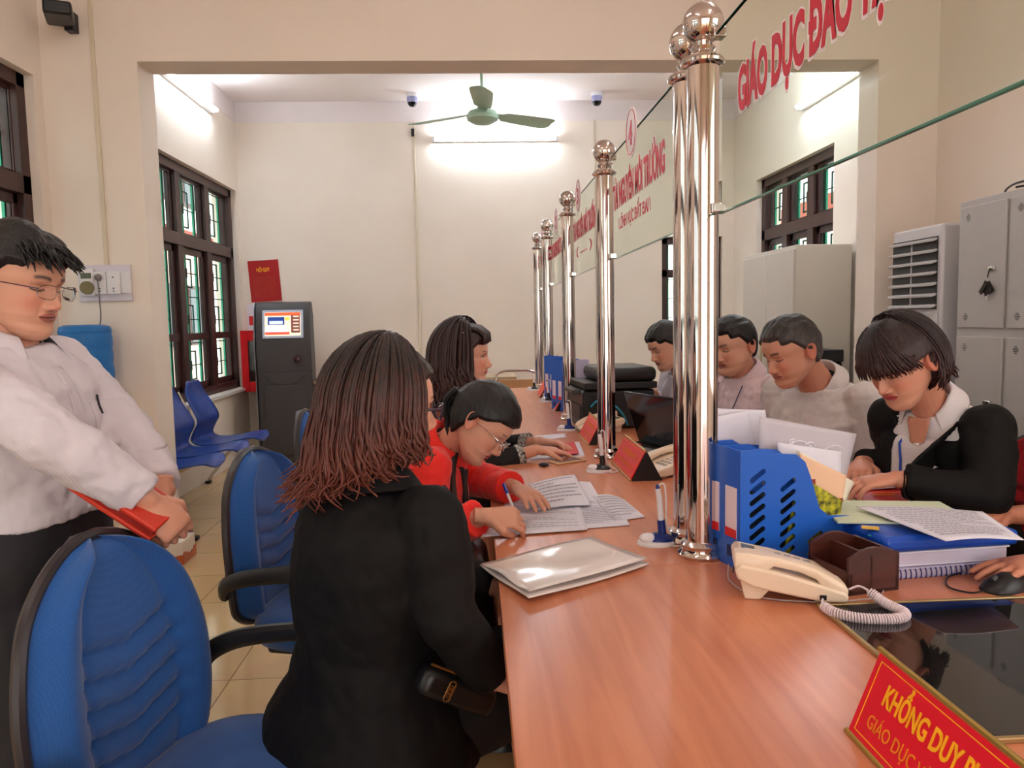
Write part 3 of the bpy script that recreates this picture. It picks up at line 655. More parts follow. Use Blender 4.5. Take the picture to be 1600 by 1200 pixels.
sign_panel(.50, PY[0] - .03, 'near glass panel with large red white-edged lettering at the top right', None, None)
gp = [o for o in COL.objects if o.get('label', '').startswith('near glass panel')][0]
h = (PY[0] - .03 - .50) / 2
text_mesh('lettering_outline', 'GIÁO DỤC ĐÀO TẠO', .118, white_v, gp, (-.0062, h - .124, .188), (0, -1, 0), (0, 0, 1), bold=.0095, ext=.0004, fit=.625)
text_mesh('lettering', 'GIÁO DỤC ĐÀO TẠO', .118, sign_red, gp, (-.0078, h - .130, .188), (0, -1, 0), (0, 0, 1), bold=.0045, ext=.0004, fit=.617)

# ---- name plates
def name_plate(y0, y1, x, label, H_=.125, lines=None, dep=.055):
    """triangular desk plate: face looks to the customers (-X)"""
    L = abs(y1 - y0); t = thing('name_plate', label, 'name plate', (x, (y0 + y1) / 2, DT), group='red name plates on the counter')
    tri = [(0, 0), (dep * 2, 0), (dep, H_)]
    MB().prism(tri, L, (0, -L / 2, 0), ((1, 0, 0), (0, 0, 1), (0, 1, 0))).build('stand', blackp, t, bevel=.001)
    up = V((dep, 0, H_)).normalized(); nn = V((-H_, 0, dep)).normalized(); R_ = Matrix((V((0, -1, 0)), up, nn)).transposed(); fh = sqrt(dep * dep + H_ * H_)
    c = V((dep / 2, 0, H_ / 2)) + nn * .003
    MB().box(c, (L * .97, fh * .93, .003), R_).build('red_face', redsign, t)
    for s in (-1, 1):
        MB().tube([c + up * s * fh * .49 + V((0, -L / 2, 0)), c + up * s * fh * .49 + V((0, L / 2, 0))], .0042, 8).build('brass_rail', mat('brass_rail', (190, 160, 84), .3, .7), t)
    mb = MB(); a, b = L * .455, fh * .40
    for (u0, u1, v0, v1) in ((-a, a, b - .0012, b), (-a, a, -b, -b + .0012), (-a, -a + .0012, -b, b), (a - .0012, a, -b, b)):
        mb.box(c + V((0, -1, 0)) * (u0 + u1) / 2 + up * (v0 + v1) / 2 + nn * .002, (u1 - u0, v1 - v0, .0006), R_)
    mb.build('gold_border', goldpaint, t)
    f0 = c + nn * .0022
    if lines:
        text_mesh('name_lettering', lines[0], .038, goldpaint, t, f0 + V((0, a - .03, 0)) + up * .004, (0, -1, 0), up, bold=.0010, ext=.0004, fit=.205)
        text_mesh('role_lettering', lines[1], .026, mat('orange_lettering', (240, 140, 30), .5), t, f0 + V((0, a - .018, 0)) - up * .034, (0, -1, 0), up, bold=0, ext=.0004, fit=.235)
    else:
        mb = MB(); random.seed(int(y0 * 100))
        for (v, hh, s) in ((.016, .018, .62), (-.022, .010, .8)):
            u = -a * s
            while u < a * s: wd = random.uniform(.008, .014); mb.box(f0 + V((0, -1, 0)) * (u + wd / 2) + up * v, (wd * .6, hh, .0006), R_); mb.box(f0 + V((0, -1, 0)) * (u + wd / 2) + up * (v + hh * random.uniform(-.4, .4)), (wd, hh * .2, .0006), R_); u += wd + .004
        mb.build('lettering', mat('worn_gold', (236, 130, 40), .5), t)
    return t
name_plate(.955, .60, .498, 'large red name plate with bold gold lettering in the near right corner', .115, ('KHỔNG DUY PHÚ', 'GIÁO DỤC VÀ ĐÀO TẠO'), .045)
name_plate(2.90, 2.54, .534, 'red triangular name plate beside the second steel post', .105)
name_plate(3.62, 3.30, .505, 'red triangular name plate beneath the third steel post', .105)
name_plate(4.82, 4.56, .49, 'red triangular name plate in front of the far blue file boxes', .10)
name_plate(5.62, 5.36, .465, 'farthest red triangular name plate near the end of the counter', .10)

# ---- pen stands
def pen_stand(x, y, label, dark, cordx=.1):
    t = thing('pen_stand', label, 'pen stand', (x, y, DT), group='white counter pens on oval stands'); c2 = mat('navy_plastic', (22, 44, 116), .3) if dark == 'blue' else mat('near_black_plastic', (36, 36, 40), .3)
    R_ = Matrix.Rotation(.0, 3, 'Z')
    rg = []
    for (s, z) in ((1, 0), (1.02, .004), (.97, .009), (.8, .012)): rg.append([V((-.012 + .048 * s * cos(a), .034 * s * sin(a), z)) for a in (2 * pi * k / 28 for k in range(28))])
    MB().loft(rg).build('base', white_p, t)
    rg = []
    for (s, z) in ((.86, .010), (.84, .016), (.6, .024), (.3, .029)): rg.append([V((-.005 + .044 * s * cos(a), .032 * s * sin(a), z)) for a in (2 * pi * k / 24 for k in range(24))])
    MB().loft(rg).build('coloured_cover', c2, t)
    MB().ball((-.034, -.004, .017), (.022, .02, .013), 18).build('white_dome', white_p, t)
    MB().tube([(.004, 0, .02), (.0, 0, .062)], [.011, .010], 14).build('socket', c2, t)
    p = MB(); p.tube([(.0, 0, .06), (-.004, 0, .12), (-.008, 0, .142)], [.0075, .0075, .0068], 14); p = p.build('pen', white_p, t)
    MB().tube([(-.0075, 0, .14), (-.009, 0, .152)], [.0062, .0035], 12).build('pen_top', c2, p)
    MB().tube(bez([(-.006, .0, .148), (.004, .004, .154), (.012, .005, .142), (.014, .004, .1), (.016, .004, .05), (.03, .006, .02), (.055, .0, .006), (.05, -.03, .004), (.02, -.036, .004)], 6), .0022, 7).build('coiled_cord', mat('clear_cord', (226, 222, 218), .3), t)
for (x, y, d, l) in ((.457, 1.82, 'blue', 'blue and white counter pen standing left of the nearest steel posts'), (.462, 2.72, 'dark', 'black and white counter pen beside the near triangular name plate'), (.47, 3.76, 'blue', 'blue and white counter pen at the foot of the third post'), (.50, 5.10, 'dark', 'small white counter pen at the foot of the fourth post'), (.47, 5.95, 'dark', 'farthest white counter pen at the end of the counter')): pen_stand(x, y, l, d)

# ---- papers and folders
def sheet(name, label, cat, corners, m, th=.0015, text=0, bend=None, group=None, seed=1, margin=.08, parent=None, n=14):
    """corners: TL, TR, BR, BL in world; slightly curled sheet; text = number of printed lines running TL->TR"""
    TL, TR, BR, BL = [V(c) for c in corners]; base = (TL + TR + BR + BL) / 4
    nrm = (TR - TL).cross(TL - BL).normalized(); nrm = nrm if nrm.z > 0 else -nrm
    def P(u, v): p = TL.lerp(TR, u).lerp(BL.lerp(BR, u), v); return p + nrm * (bend(u, v) if bend else 0)
    mb = MB(); rings = [[P(i / n, j / n) - base for i in range(n + 1)] for j in range(n + 1)]
    mb.loft(rings, cap=False, close=False); o = mb.build(name, m, parent, sharp=180); o.location = base; solid(o, th, 1)
    if parent is None: tag(o, label, cat, group)
    if text:
        rnd = random.Random(seed); tb_ = MB(); lh = (1 - 2 * margin) / text
        for k in range(text):
            v0 = margin + k * lh; u = margin + rnd.choice((0, 0, 0, .05)); end = 1 - margin - (rnd.random() * .5 if rnd.random() < .3 else 0)
            if rnd.random() < .12: continue
            while u < end:
                wd = rnd.uniform(.02, .07); u1 = min(u + wd, end); hh = lh * .28
                q = [P(u, v0), P(u1, v0), P(u1, v0 + hh), P(u, v0 + hh)]; q = [a - base + nrm * (th + .0012) for a in q]
                tb_.add(q, [(0, 1, 2, 3)]); u = u1 + .012
        if tb_.v: tb_.build('printed_text', ink, o, smooth=False)
    return o
def fp_(px, py, z): return at(px, py, Z=z)
z = DT
cor = [fp_(925, 846, z + .002), fp_(1014, 886, z + .002), fp_(826, 942, z + .002), fp_(750, 888, z + .002)]
clear_m = mat('clear_plastic_sleeve', (226, 214, 208), .12, spec=.7)
fo = sheet('plastic_folder', 'clear plastic document folder lying on the near counter edge', 'folder', cor, clear_m, .003, bend=lambda u, v: .006 + .004 * sin(u * 5) * sin(v * 4))
sheet('top_flap', None, None, [c + V((0, 0, .0)) for c in cor], clear_m, .001, bend=lambda u, v: .014 + .006 * sin(u * 7 + 1) * sin(v * 3), parent=None) if 0 else None
c2 = [c.lerp((cor[0] + cor[2]) / 2, .02) - fo.location for c in cor]
q = sheet('top_sleeve', None, None, c2, clear_m, .001, bend=lambda u, v: .013 + .007 * u + .003 * sin(u * 9 + 1) * sin(v * 5), parent=fo); 
tdir = (cor[3] - cor[0]).normalized(); tu = (cor[0] - cor[1]).normalized()
text_mesh('embossed_lettering', 'TÚI MY CLEAR BAG', .03, mat('white_emboss', (244, 240, 238), .3), fo, (cor[1].lerp(cor[2], .1) - fo.location) + V((0, 0, .024)) + tu * .07, (cor[2] - cor[1]).normalized(), tu, ext=.0002, fit=.22) if 0 else None
# her forms
sheet('form_sheet', 'printed form on which the woman in red is writing', 'paper', [fp_(800, 772, z + .006), fp_(905, 788, z + .006), fp_(918, 827, z + .006), fp_(752, 838, z + .006)], paper, .002, text=16, seed=3)
sheet('form_sheet', 'folded form with a grey stamp block lying behind the writing hands', 'paper', [fp_(825, 758, z + .008), fp_(898, 742, z + .008), fp_(924, 790, z + .008), fp_(838, 798, z + .008)], paper, .0015, text=7, seed=5, bend=lambda u, v: .006 * sin(pi * u))
sheet('form_sheet', 'printed sheet under the pile, pointing towards the steel posts', 'paper', [fp_(900, 782, z + .003), fp_(962, 780, z + .003), fp_(984, 820, z + .003), fp_(905, 826, z + .003)], paper, .0015, text=14, seed=8)
sheet('form_sheet', 'curled corner sheet lying nearest the pen stand', 'paper', [fp_(925, 776, z + .002), fp_(975, 782, z + .002), fp_(1008, 808, z + .002), fp_(960, 815, z + .002)], paper, .0015, text=8, seed=11, bend=lambda u, v: .012 * max(0, sin(u * 3)) * (1 - v))
sheet('form_sheet', 'small folded sheet with a red mark behind the forms', 'paper', [fp_(905, 752, z + .004), fp_(922, 753, z + .004), fp_(942, 785, z + .004), fp_(908, 790, z + .004)], paper, .001, seed=4)
# far woman's booklet
bk = sheet('booklet', 'open booklet with pink red page under the hands of the woman in black', 'booklet', [fp_(838, 693, z + .004), fp_(905, 690, z + .004), fp_(914, 712, z + .004), fp_(795, 719, z + .004)], paper, .008)
sheet('red_page', None, None, [fp_(868, 692, z + .014) - bk.location, fp_(897, 690, z + .014) - bk.location, fp_(905, 708, z + .014) - bk.location, fp_(870, 711, z + .014) - bk.location], redpaper, .001, parent=bk)
sheet('loose_sheet', 'white sheet beyond the hands of the woman in black', 'paper', [fp_(835, 681, z + .002), fp_(883, 677, z + .002), fp_(885, 683, z + .002), fp_(830, 690, z + .002)], paper, .001)
ph = thing('mobile_phone', 'pale gold phone lying on the counter before the booklet', 'phone', fp_(886, 722, z)); a_ = V((fp_(905, 719, z) - fp_(862, 725, z))); ph.rotation_euler = (0, 0, math.atan2(a_.y, a_.x))
MB().b2((-.07, -.035, 0), (.07, .035, .009)).build('body', mat('champagne_case', (206, 176, 140), .3, .2), ph, bevel=.003)
MB().b2((-.056, -.031, .009), (.056, .031, .0096)).build('screen', mat('phone_screen', (150, 120, 110), .08), ph)
kf = thing('key_fob', 'black and silver key fob at the end of the pale gold phone', 'key fob', fp_(850, 729, z))
MB().ball((0, 0, .008), (.022, .016, .008), 14).build('fob', blackp, kf); MB().tube([V((.022 + .01 * cos(a), .01 * sin(a), .004)) for a in (2 * pi * k / 16 for k in range(16))], .0015, 6, closed=True).build('ring', chrome, kf)

# ---- blue magazine file box by the posts
def file_box(loc, rz, label, W=.335, Dp=.21, slots=True, front=True, H_=.272):
    """row of three magazine files; long low-fronted sides face -Y"""
    t = thing('file_box', label, 'file box', loc, rz, 'blue plastic file boxes on the counter')
    prof = [(0, 0), (W, 0), (W, .095), (.235, .105), (.21, .125), (.185, .20), (.17, .235), (.145, H_ - .018), (.09, H_ - .012), (.07, H_), (0, H_)]
    for k in range(4):
        y = k * (Dp - .004) / 3
        if slots:
            bm = bmesh.new(); outer = [bm.verts.new((p[0], 0, p[1])) for p in prof]; es = [bm.edges.new((outer[i], outer[(i + 1) % len(outer)])) for i in range(len(outer))]
            for cx in (.045, .125, .20, .28):
                for j in range(9):
                    cz = .03 + j * .026; sx_, sz_ = .026, .016
                    top = interp(cx + .03, [0, .07, .09, .145, .17, .185, .21, .235, .34], [H_, H_, H_ - .01, H_ - .02, .235, .20, .125, .105, .095]) - .025
                    if cz + sz_ * .7 > top: continue
                    d = V((sx_, 0, sz_)).normalized(); pn = V((-d.z, 0, d.x)); r_ = .0064; L = .017; c = V((cx, 0, cz)); lp = []
                    for a in range(7): an = -pi / 2 + pi * a / 6; lp.append(c + d * (L + r_ * cos(an)) + pn * r_ * sin(an))
                    for a in range(7): an = pi / 2 + pi * a / 6; lp.append(c + d * (-L + r_ * cos(an)) + pn * r_ * sin(an))
                    vs = [bm.verts.new(p) for p in lp]; es += [bm.edges.new((vs[i], vs[(i + 1) % len(vs)])) for i in range(len(vs))]
            bmesh.ops.triangle_fill(bm, edges=es, use_beauty=True)
            me = bpy.data.meshes.new('perforated_side'); bm.to_mesh(me); bm.free(); me.materials.append(blue_p)
            o = bpy.data.objects.new('perforated_side', me); COL.objects.link(o); o.parent = t; o.location = (0, y, 0); solid(o, .0025, 0)
        else: MB().prism([(p[0], p[1]) for p in prof], .003, (0, y, 0), ((1, 0, 0), (0, 0, 1), (0, 1, 0))).build('side', blue_p, t)
    MB().b2((0, -.002, 0), (.003, Dp, H_)).build('end_panel', blue_p, t, bevel=.001)
    MB().b2((W - .003, -.002, 0), (W, Dp, .095)).build('low_front', blue_p, t, bevel=.001)
    MB().b2((0, -.002, 0), (W, Dp, .003)).build('floor_panel', blue_p, t)
    if front:
        for k in range(3):
            y = Dp / 6 + k * Dp / 3 - .002
            lb = MB().b2((-.0012, y - .022, .07), (0, y + .022, .185)).build('spine_label', mat('pink_white_label', (232, 212, 220), .5), t)
            MB().b2((-.0016, y - .022, .07), (-.0012, y + .022, .09)).build('red_strip', redpaper, lb)
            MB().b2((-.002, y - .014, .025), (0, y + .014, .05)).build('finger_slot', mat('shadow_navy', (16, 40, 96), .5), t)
    return t
file_box((.578, 1.60, DT), radians(14), 'blue perforated file box packed with papers next to the near steel posts')
for (x, y, l) in ((.56, 4.45, 'blue file box with a white label behind the third steel post'), (.57, 5.02, 'blue file box standing between the fourth and farthest posts')):
    b_ = file_box((x, y, DT), radians(20), l, W=.30, Dp=.24, slots=False, H_=.31)
# contents of the near file box
R14 = Matrix.Rotation(radians(14), 3, 'Z'); FB = V((.578, 1.60, DT))
def inbox(x, y, z_): return FB + R14 @ V((x, y, z_))
def inslot(name, label, cat, pts, m, th, y, **k):
    cs = [inbox(p[0], y + (p[2] if len(p) > 2 else 0), p[1]) for p in pts]; return sheet(name, label, cat, cs, m, th, **k)
inslot('letter_pad', 'yellow leaflet with black lettering inside the blue file box', 'leaflet', [(.17, .20), (.29, .13), (.27, .01), (.13, .01)], mat('yellow_print', (206, 200, 30), .5, var=(60, (60, 60, 20))), .006, .018)
pk = inslot('cream_envelope', 'cream printed packet with an orange patch leaning out of the blue file box', 'packet', [(.185, .245, .0), (.315, .185, .0), (.30, .10, -.0), (.185, .12, 0)], mat('peach_card', (240, 196, 160), .6), .004, .034, bend=lambda u, v: .004 * sin(u * 3))
inslot('dark_folder', 'dark green file standing in the middle slot of the blue box', 'folder', [(.03, .17), (.20, .15), (.20, .01), (.03, .01)], mat('dark_slate_card', (28, 38, 44), .5), .012, .045)
inslot('plastic_wallet', 'frosted plastic wallet with a white floral scroll leaning from the blue box', 'wallet', [(.12, .33, 0), (.40, .27, 0), (.37, .16, 0), (.12, .12, 0)], mat('frosted_wallet', (222, 214, 222), .25, alpha=.6), .002, .10)
inslot('paper_bundle', 'white papers standing tall in the rear slot of the blue box', 'paper', [(-.0, .32, 0), (.13, .335, 0), (.17, .20, 0), (.01, .10, 0)], paper, .006, .165)
inslot('paper_bundle', 'white printed sheets leaning between the wallet and the cream packet', 'paper', [(.15, .27, 0), (.33, .235, 0), (.33, .13, 0), (.16, .10, 0)], paper, .004, .075)
inslot('paper_bundle', 'single white sheet rising behind the steel post out of the blue box', 'paper', [(.02, .345, 0), (.20, .33, 0), (.22, .2, 0), (.02, .10, 0)], paper, .003, .19)
inslot('bound_report', 'cream report edge leaning out over the front of the blue box', 'report', [(.19, .25, 0), (.345, .165, 0), (.32, .12, 0), (.18, .18, 0)], mat('cream_card', (232, 222, 200), .6), .012, .055)
# prints on the peach packet
nb_ = pk; pr_ = MB(); ydir = R14 @ V((0, -1, 0))
for (x, z_, w_, h_, m_) in ((.205, .17, .035, .03, 'brick_print'), (.29, .128, .022, .01, 'brick_print')):
    MB().box(inbox(x, .029, z_) - pk.location, (w_, .001, h_), R14).build('printed_block', mat('brick_print', (150, 60, 40), .6), pk)
scroll = MB()
for (cx, cz, r0) in ((.26, .245, .016), (.33, .215, .011), (.21, .262, .009)):
    scroll.tube([inbox(cx + r0 * (1 - k / 30) * cos(k * .35), .0985, cz + r0 * (1 - k / 30) * sin(k * .35)) for k in range(28)], .0012, 5)
scroll.tube([inbox(x, .0985, .262 - .18 * (x - .2) + .008 * sin(x * 60)) for x in np.linspace(.18, .36, 30)], .001, 5)
w_o = [o for o in COL.objects if o.name.startswith('plastic_wallet')][0]
for i, p in enumerate(scroll.v): scroll.v[i] = tuple(V(p) - w_o.location)
scroll.build('scroll_print', mat('white_scroll', (246, 244, 248), .4), w_o)

# ---- wooden desk tidy
dt_ = thing('desk_tidy', 'dark wooden desk tidy with curved ends behind the telephone', 'desk tidy', (.782, 1.485, DT), radians(-78)); dw = mat('mahogany_box', (82, 38, 28), .38, var=(7, (66, 30, 24), (1, 1, 6)))
def arch(x, y0, y1, h_, n=12): return [(y0, 0), (y1, 0)] + [(y1 + (y0 - y1) * k / n, h_ - .02 + .02 * sin(pi * k / n)) for k in range(n + 1)]
for (x0, lab) in ((-.085, 0), (.035, 0)):
    MB().prism([(p[0], p[1]) for p in arch(0, -.05, .07, .095)], .009, (x0, 0, 0), ((0, 1, 0), (0, 0, 1), (1, 0, 0))).build('curved_end', dw, dt_, bevel=.001)
MB().b2((-.085, -.05, 0), (.044, .07, .008)).build('base', dw, dt_); MB().b2((-.085, .062, 0), (.044, .07, .08)).build('back_wall', dw, dt_)
MB().b2((-.085, -.05, 0), (.044, -.042, .045)).build('low_front', dw, dt_); MB().b2((-.085, .0, .008), (.044, .006, .078)).build('divider', dw, dt_); MB().b2((-.02, .0, .008), (-.014, .07, .07)).build('divider', dw, dt_)
# ---- file stack on the right
def slab(name, label, cat, x, y, z0, dims, rz, m, bev=.003, edge=None):
    t = thing(name, label, cat, (x, y, z0), radians(rz)); MB().b2((-dims[0] / 2, -dims[1] / 2, 0), (dims[0] / 2, dims[1] / 2, dims[2])).build('cover' if edge is None else 'leaves', m if edge is None else edge, t, bevel=bev)
    if edge is not None:
        MB().b2((-dims[0] / 2 - .004, -dims[1] / 2 - .003, dims[2]), (dims[0] / 2 + .004, dims[1] / 2 + .003, dims[2] + .004)).build('front_cover', m, t, bevel=.001)
        MB().b2((-dims[0] / 2 - .004, -dims[1] / 2 - .003, -.0), (dims[0] / 2 + .004, dims[1] / 2 + .003, .003)).build('back_cover', m, t, bevel=.001)
    return t
lil = mat('lilac_page_edges', (206, 196, 214), .6)
b1 = slab('spiral_report', 'white spiral bound report at the bottom of the file stack', 'report', 1.0, 1.64, DT, (.30, .22, .018), 6, mat('lilac_cover', (190, 182, 208), .4), edge=lil)
mb = MB()
for k in range(24): mb.tube([V((-.14 + k * .012, -.112 + .006 * cos(a), .009 + .011 * sin(a))) for a in (2 * pi * j / 12 for j in range(12))], .0016, 5, closed=True)
mb.build('spiral', mat('indigo_wire', (60, 50, 120), .4), b1)
slab('report', 'thick lilac edged report in the file stack', 'report', 1.0, 1.645, DT + .023, (.30, .215, .028), 5, paper, edge=lil)
bb = slab('blue_ring_binder', 'bright blue binder lying on the file stack', 'binder', 1.01, 1.64, DT + .056, (.32, .23, .036), 5, mat('royal_blue_vinyl', (18, 72, 176), .3), bev=.012)
slab('green_tinted_papers', 'pale green papers with yellow tabs sticking out of the blue binder', 'paper', .98, 1.70, DT + .093, (.30, .2, .006), -10, paper2, bev=.001)
MB().b2((-.0, 0, 0), (.03, .05, .004)).build('x', blackp) if 0 else None
for i, (dx, c) in enumerate(((0, (226, 180, 60)), (.02, (60, 160, 160)), (.04, (190, 190, 226)))):
    o = MB().box((0, 0, 0), (.035, .022, .002), Matrix.Rotation(-.5, 3, 'Z')).build('index_tab', mat('tab_%d' % i, c, .5)); o.location = (.862 + dx * .5, 1.575 - dx * .5, DT + .097 - i * .014); tag(o, ('yellow', 'teal', 'lilac')[i] + ' index tab poking from the corner of the file stack', 'index tab')
zs = DT + .102
sheet('printed_sheet', 'curved printed sheet lying on top of the blue binder', 'paper', [at(1338, 796, Z=zs), at(1535, 802, Z=zs), at(1600, 842, Z=zs), at(1478, 846, Z=zs)], paper, .0015, text=15, seed=21, bend=lambda u, v: .006 * (1 - v) + .004 * sin(u * 4))
slab('document_pile', 'low pile of documents under the red certificate folder', 'papers', 1.07, 2.0, DT, (.30, .28, .055), -6, paper2, bev=.002, edge=mat('mixed_page_edges', (200, 192, 190), .6))
zr = DT + .066
rf = sheet('red_folder', 'bright red certificate folder with gold lettering in front of the woman in black', 'folder', [at(1322, 768, Z=zr), at(1396, 762, Z=zr), at(1482, 788, Z=zr), at(1350, 790, Z=zr)], redpaper, .006, bend=lambda u, v: .003 * sin(u * 4))
mb = MB()
for k in range(16): mb.box((-.03 + k * .0075, .012 - .001 * k, .0105), (.005, .005, .0006)); mb.box((-.05 + k * .004, -.018, .0105), (.003, .007, .0006))
mb.build('gold_print', goldpaint, rf)
sheet('white_sheet', 'blank white sheet held down by the hands of the woman in black', 'paper', [at(1322, 750, Z=zr + .012), at(1392, 747, Z=zr + .012), at(1404, 762, Z=zr + .012), at(1325, 768, Z=zr + .012)], paper, .003)
# computer mouse
mo = thing('computer_mouse', 'black computer mouse under the hand at the right edge', 'mouse', (1.075, 1.44, DT + .0), radians(20))
rg = []
for (x, w_, h_) in ((-.058, .006, .006), (-.05, .022, .016), (-.03, .03, .026), (0, .031, .034), (.03, .03, .03), (.05, .022, .018), (.057, .008, .008)):
    rg.append([V((x, w_ * cos(a), max(0, h_ * sin(a)) + .001)) for a in (2 * pi * k / 20 for k in range(20))])
MB().loft(rg).build('shell', blackp, mo); MB().tube([(-.04, 0, .024), (-.03, 0, .03)], .005, 8).build('wheel', mat('dark_grey_rubber', (60, 60, 60), .6), mo)
MB().tube(bez([(-.056, 0, .006), (-.09, .01, .003), (-.10, .05, .003), (-.05, .09, .003), (.02, .10, .003)], 6), .002, 6).build('cable', blackp, mo)

# ---- telephones
def telephone(label, loc, rz, cord=True):
    t = thing('telephone', label, 'telephone', loc, rz, 'ivory desk telephones'); m = mat('ivory_phone_plastic', (234, 210, 184), .32)
    # local x: along the handset, high end at -x. y: width
    side = [(-.10, .045), (-.105, .062), (-.095, .075), (-.02, .062), (.10, .030), (.108, .022), (.105, .010), (.06, .008), (-.04, .024), (-.07, .030)]
    MB().prism(side, .17, (0, .085, 0), ((1, 0, 0), (0, 0, 1), (0, -1, 0))).build('base_body', m, t, bevel=.005, seg=3)
    for y in (-.055, .055): MB().prism([(-.085, 0), (-.055, 0), (-.03, .03), (-.095, .045)], .03, (0, y + .015, 0), ((1, 0, 0), (0, 0, 1), (0, -1, 0))).build('rear_foot', m, t, bevel=.003)
    MB().prism([(.05, 0), (.08, 0), (.09, .015), (.04, .015)], .13, (0, .065, 0), ((1, 0, 0), (0, 0, 1), (0, -1, 0))).build('front_foot', m, t, bevel=.002)
    dz = lambda x: .075 - (x + .095) * .226
    hs = MB(); rings = []
    for (x, w_, lo, hi) in ((-.108, .016, .0, .012), (-.104, .024, -.018, .018), (-.08, .027, -.016, .024), (-.05, .026, -.008, .027), (-.03, .021, .010, .029), (.02, .020, .012, .029), (.05, .022, .006, .027), (.065, .026, -.010, .023), (.095, .026, -.014, .014), (.108, .02, -.008, .004)):
        z0 = dz(x); rings.append([V((x, -.054 + w_ * sx_, z0 + (lo + hi) / 2 + (hi - lo) / 2 * sz_)) for (sx_, sz_) in ((-.85, -1), (.85, -1), (1, -.6), (1, .5), (.75, 1), (-.75, 1), (-1, .5), (-1, -.6))])
    hs.loft(rings); h = hs.build('handset', m, t, bevel=.004, seg=3, sharp=50)
    mb = MB(); R_ = Matrix.Rotation(math.atan(.226), 3, 'Y')
    for i in range(4):
        for j in range(3): mb.box((-.01 + i * .02, .005 + j * .024, dz(-.01 + i * .02) + .001), (.013, .016, .006), R_)
    mb.build('keypad', mat('grey_keys', (170, 160, 150), .4), t, bevel=.001)
    MB().box((-.065, .03, dz(-.065) + .0005), (.04, .075, .003), R_).build('display', mat('lcd_grey', (110, 112, 96), .15), t)
    MB().box((-.106, -.04, .05), (.003, .012, .01)).build('jack', blackp, t); MB().box((.06, -.0865, .019), (.012, .003, .009)).build('jack', blackp, t)
    if cord:
        pts = bez([(.112, -.054, dz(.108) - .002), (.135, -.058, .035), (.17, -.085, .016), (.195, -.125, .013), (.175, -.155, .013), (.12, -.165, .013), (.075, -.15, .013), (.055, -.115, .014), (.058, -.092, .018)], 60)
        hel = []; cum = 0
        for i in range(len(pts) - 1):
            d = (pts[i + 1] - pts[i]); cum += d.length; t_ = d.normalized(); u = t_.cross(V((0, 0, 1))).normalized(); w_ = t_.cross(u)
            f = smoothstep(20, 50, i) * (1 - smoothstep(len(pts) - 45, len(pts) - 25, i)); a = cum / .0046 * 2 * pi
            hel.append(pts[i] + (u * cos(a) + w_ * sin(a)) * .0085 * f)
        # resample finely
        hel2 = []
        cum = 0; N = 3200; idx = np.linspace(0, len(pts) - 1.001, N)
        P_ = np.array([p[:] for p in pts]); seg = np.linalg.norm(np.diff(P_, axis=0), axis=1); cs = np.concatenate([[0], np.cumsum(seg)])
        for q in idx:
            i = int(q); fr = q - i; p = V(P_[i] * (1 - fr) + P_[i + 1] * fr); s_ = cs[i] + seg[i] * fr; t_ = V(P_[i + 1] - P_[i]).normalized(); u = t_.cross(V((0, 0, 1))).normalized(); w_ = t_.cross(u)
            f = smoothstep(.035, .045, s_) * (1 - smoothstep(cs[-1] - .03, cs[-1] - .022, s_)); a = s_ / .0048 * 2 * pi
            hel2.append(p + (u * cos(a) + w_ * sin(a)) * .008 * f)
        MB().tube(hel2, .0021, 5).build('coiled_cord', mat('pinkish_cord', (226, 206, 210), .35), t)
    return t
telephone('ivory desk telephone with white coiled cord in front of the blue file box', (.632, 1.482, DT), radians(-16))
telephone('ivory desk telephone seen behind the nearest steel posts', (.70, 2.66, DT), radians(196), cord=False)
telephone('ivory desk telephone behind the third name plate', (.62, 3.70, DT), radians(190), cord=False)
# phone line wire on desk
o = MB().tube(bez([(.54, 1.56, DT + .03), (.53, 1.52, DT + .008), (.56, 1.44, DT + .003), (.66, 1.40, DT + .004), (.74, 1.385, DT + .011), (.80, 1.42, DT + .003), (.86, 1.50, DT + .003), (.90, 1.52, DT + .003)], 8), .0016, 6).build('phone_line', mat('grey_wire', (176, 160, 156), .4)); tag(o, 'thin grey phone line looping past the desk tidy', 'wire')
# ---- laptop, printer, documents
lp = thing('laptop', 'open black laptop seen from behind between the second and nearest posts', 'laptop', (.80, 3.06, DT), radians(-68))
MB().b2((-.185, -.01, 0), (.185, .25, .026)).build('keyboard_base', blackg, lp, bevel=.004)
MB().box((0, -.055, .135), (.37, .012, .25), Matrix.Rotation(radians(20), 3, 'X')).build('lid', mat('gloss_black_lid', (18, 16, 18), .12), lp, bevel=.006)
lb_ = MB().box((0, .03, .0285), (.34, .18, .002)).build('keyboard', blackp, lp)
sheet('red_document', 'thin red document beneath white papers beyond the near name plate', 'document', [at(985, 693, Z=z + .004), at(1058, 692, Z=z + .004), at(1056, 708, Z=z + .004), at(990, 700, Z=z + .004)], redpaper, .006)
sheet('white_documents', 'white papers with printed lines beside the phone behind the posts', 'paper', [at(988, 698, Z=z + .012), at(1058, 695, Z=z + .012), at(1056, 722, Z=z + .012), at(1012, 724, Z=z + .012)], paper, .008, text=6, seed=9)
prn = thing('printer', 'black multifunction printer standing behind the third steel post', 'printer', (.73, 3.95, DT), radians(4))
MB().b2((-.2, -.18, .0), (.18, .2, .20)).build('body', blackp, prn, bevel=.015)
MB().b2((-.19, -.19, .205), (.19, .2, .24)).build('scanner_bed', blackp, prn, bevel=.006); MB().b2((-.12, -.19, .24), (.19, .19, .315)).build('lid', blackp, prn, bevel=.03, seg=4)
MB().b2((-.24, -.1, .18), (-.18, .12, .20)).build('paper_tray', mat('dark_grey_plastic', (70, 66, 64), .5), prn, bevel=.003)
MB().b2((-.205, -.14, .04), (-.2, .14, .12)).build('output_slot', mat('outlet_dark', (40, 38, 38)), prn)
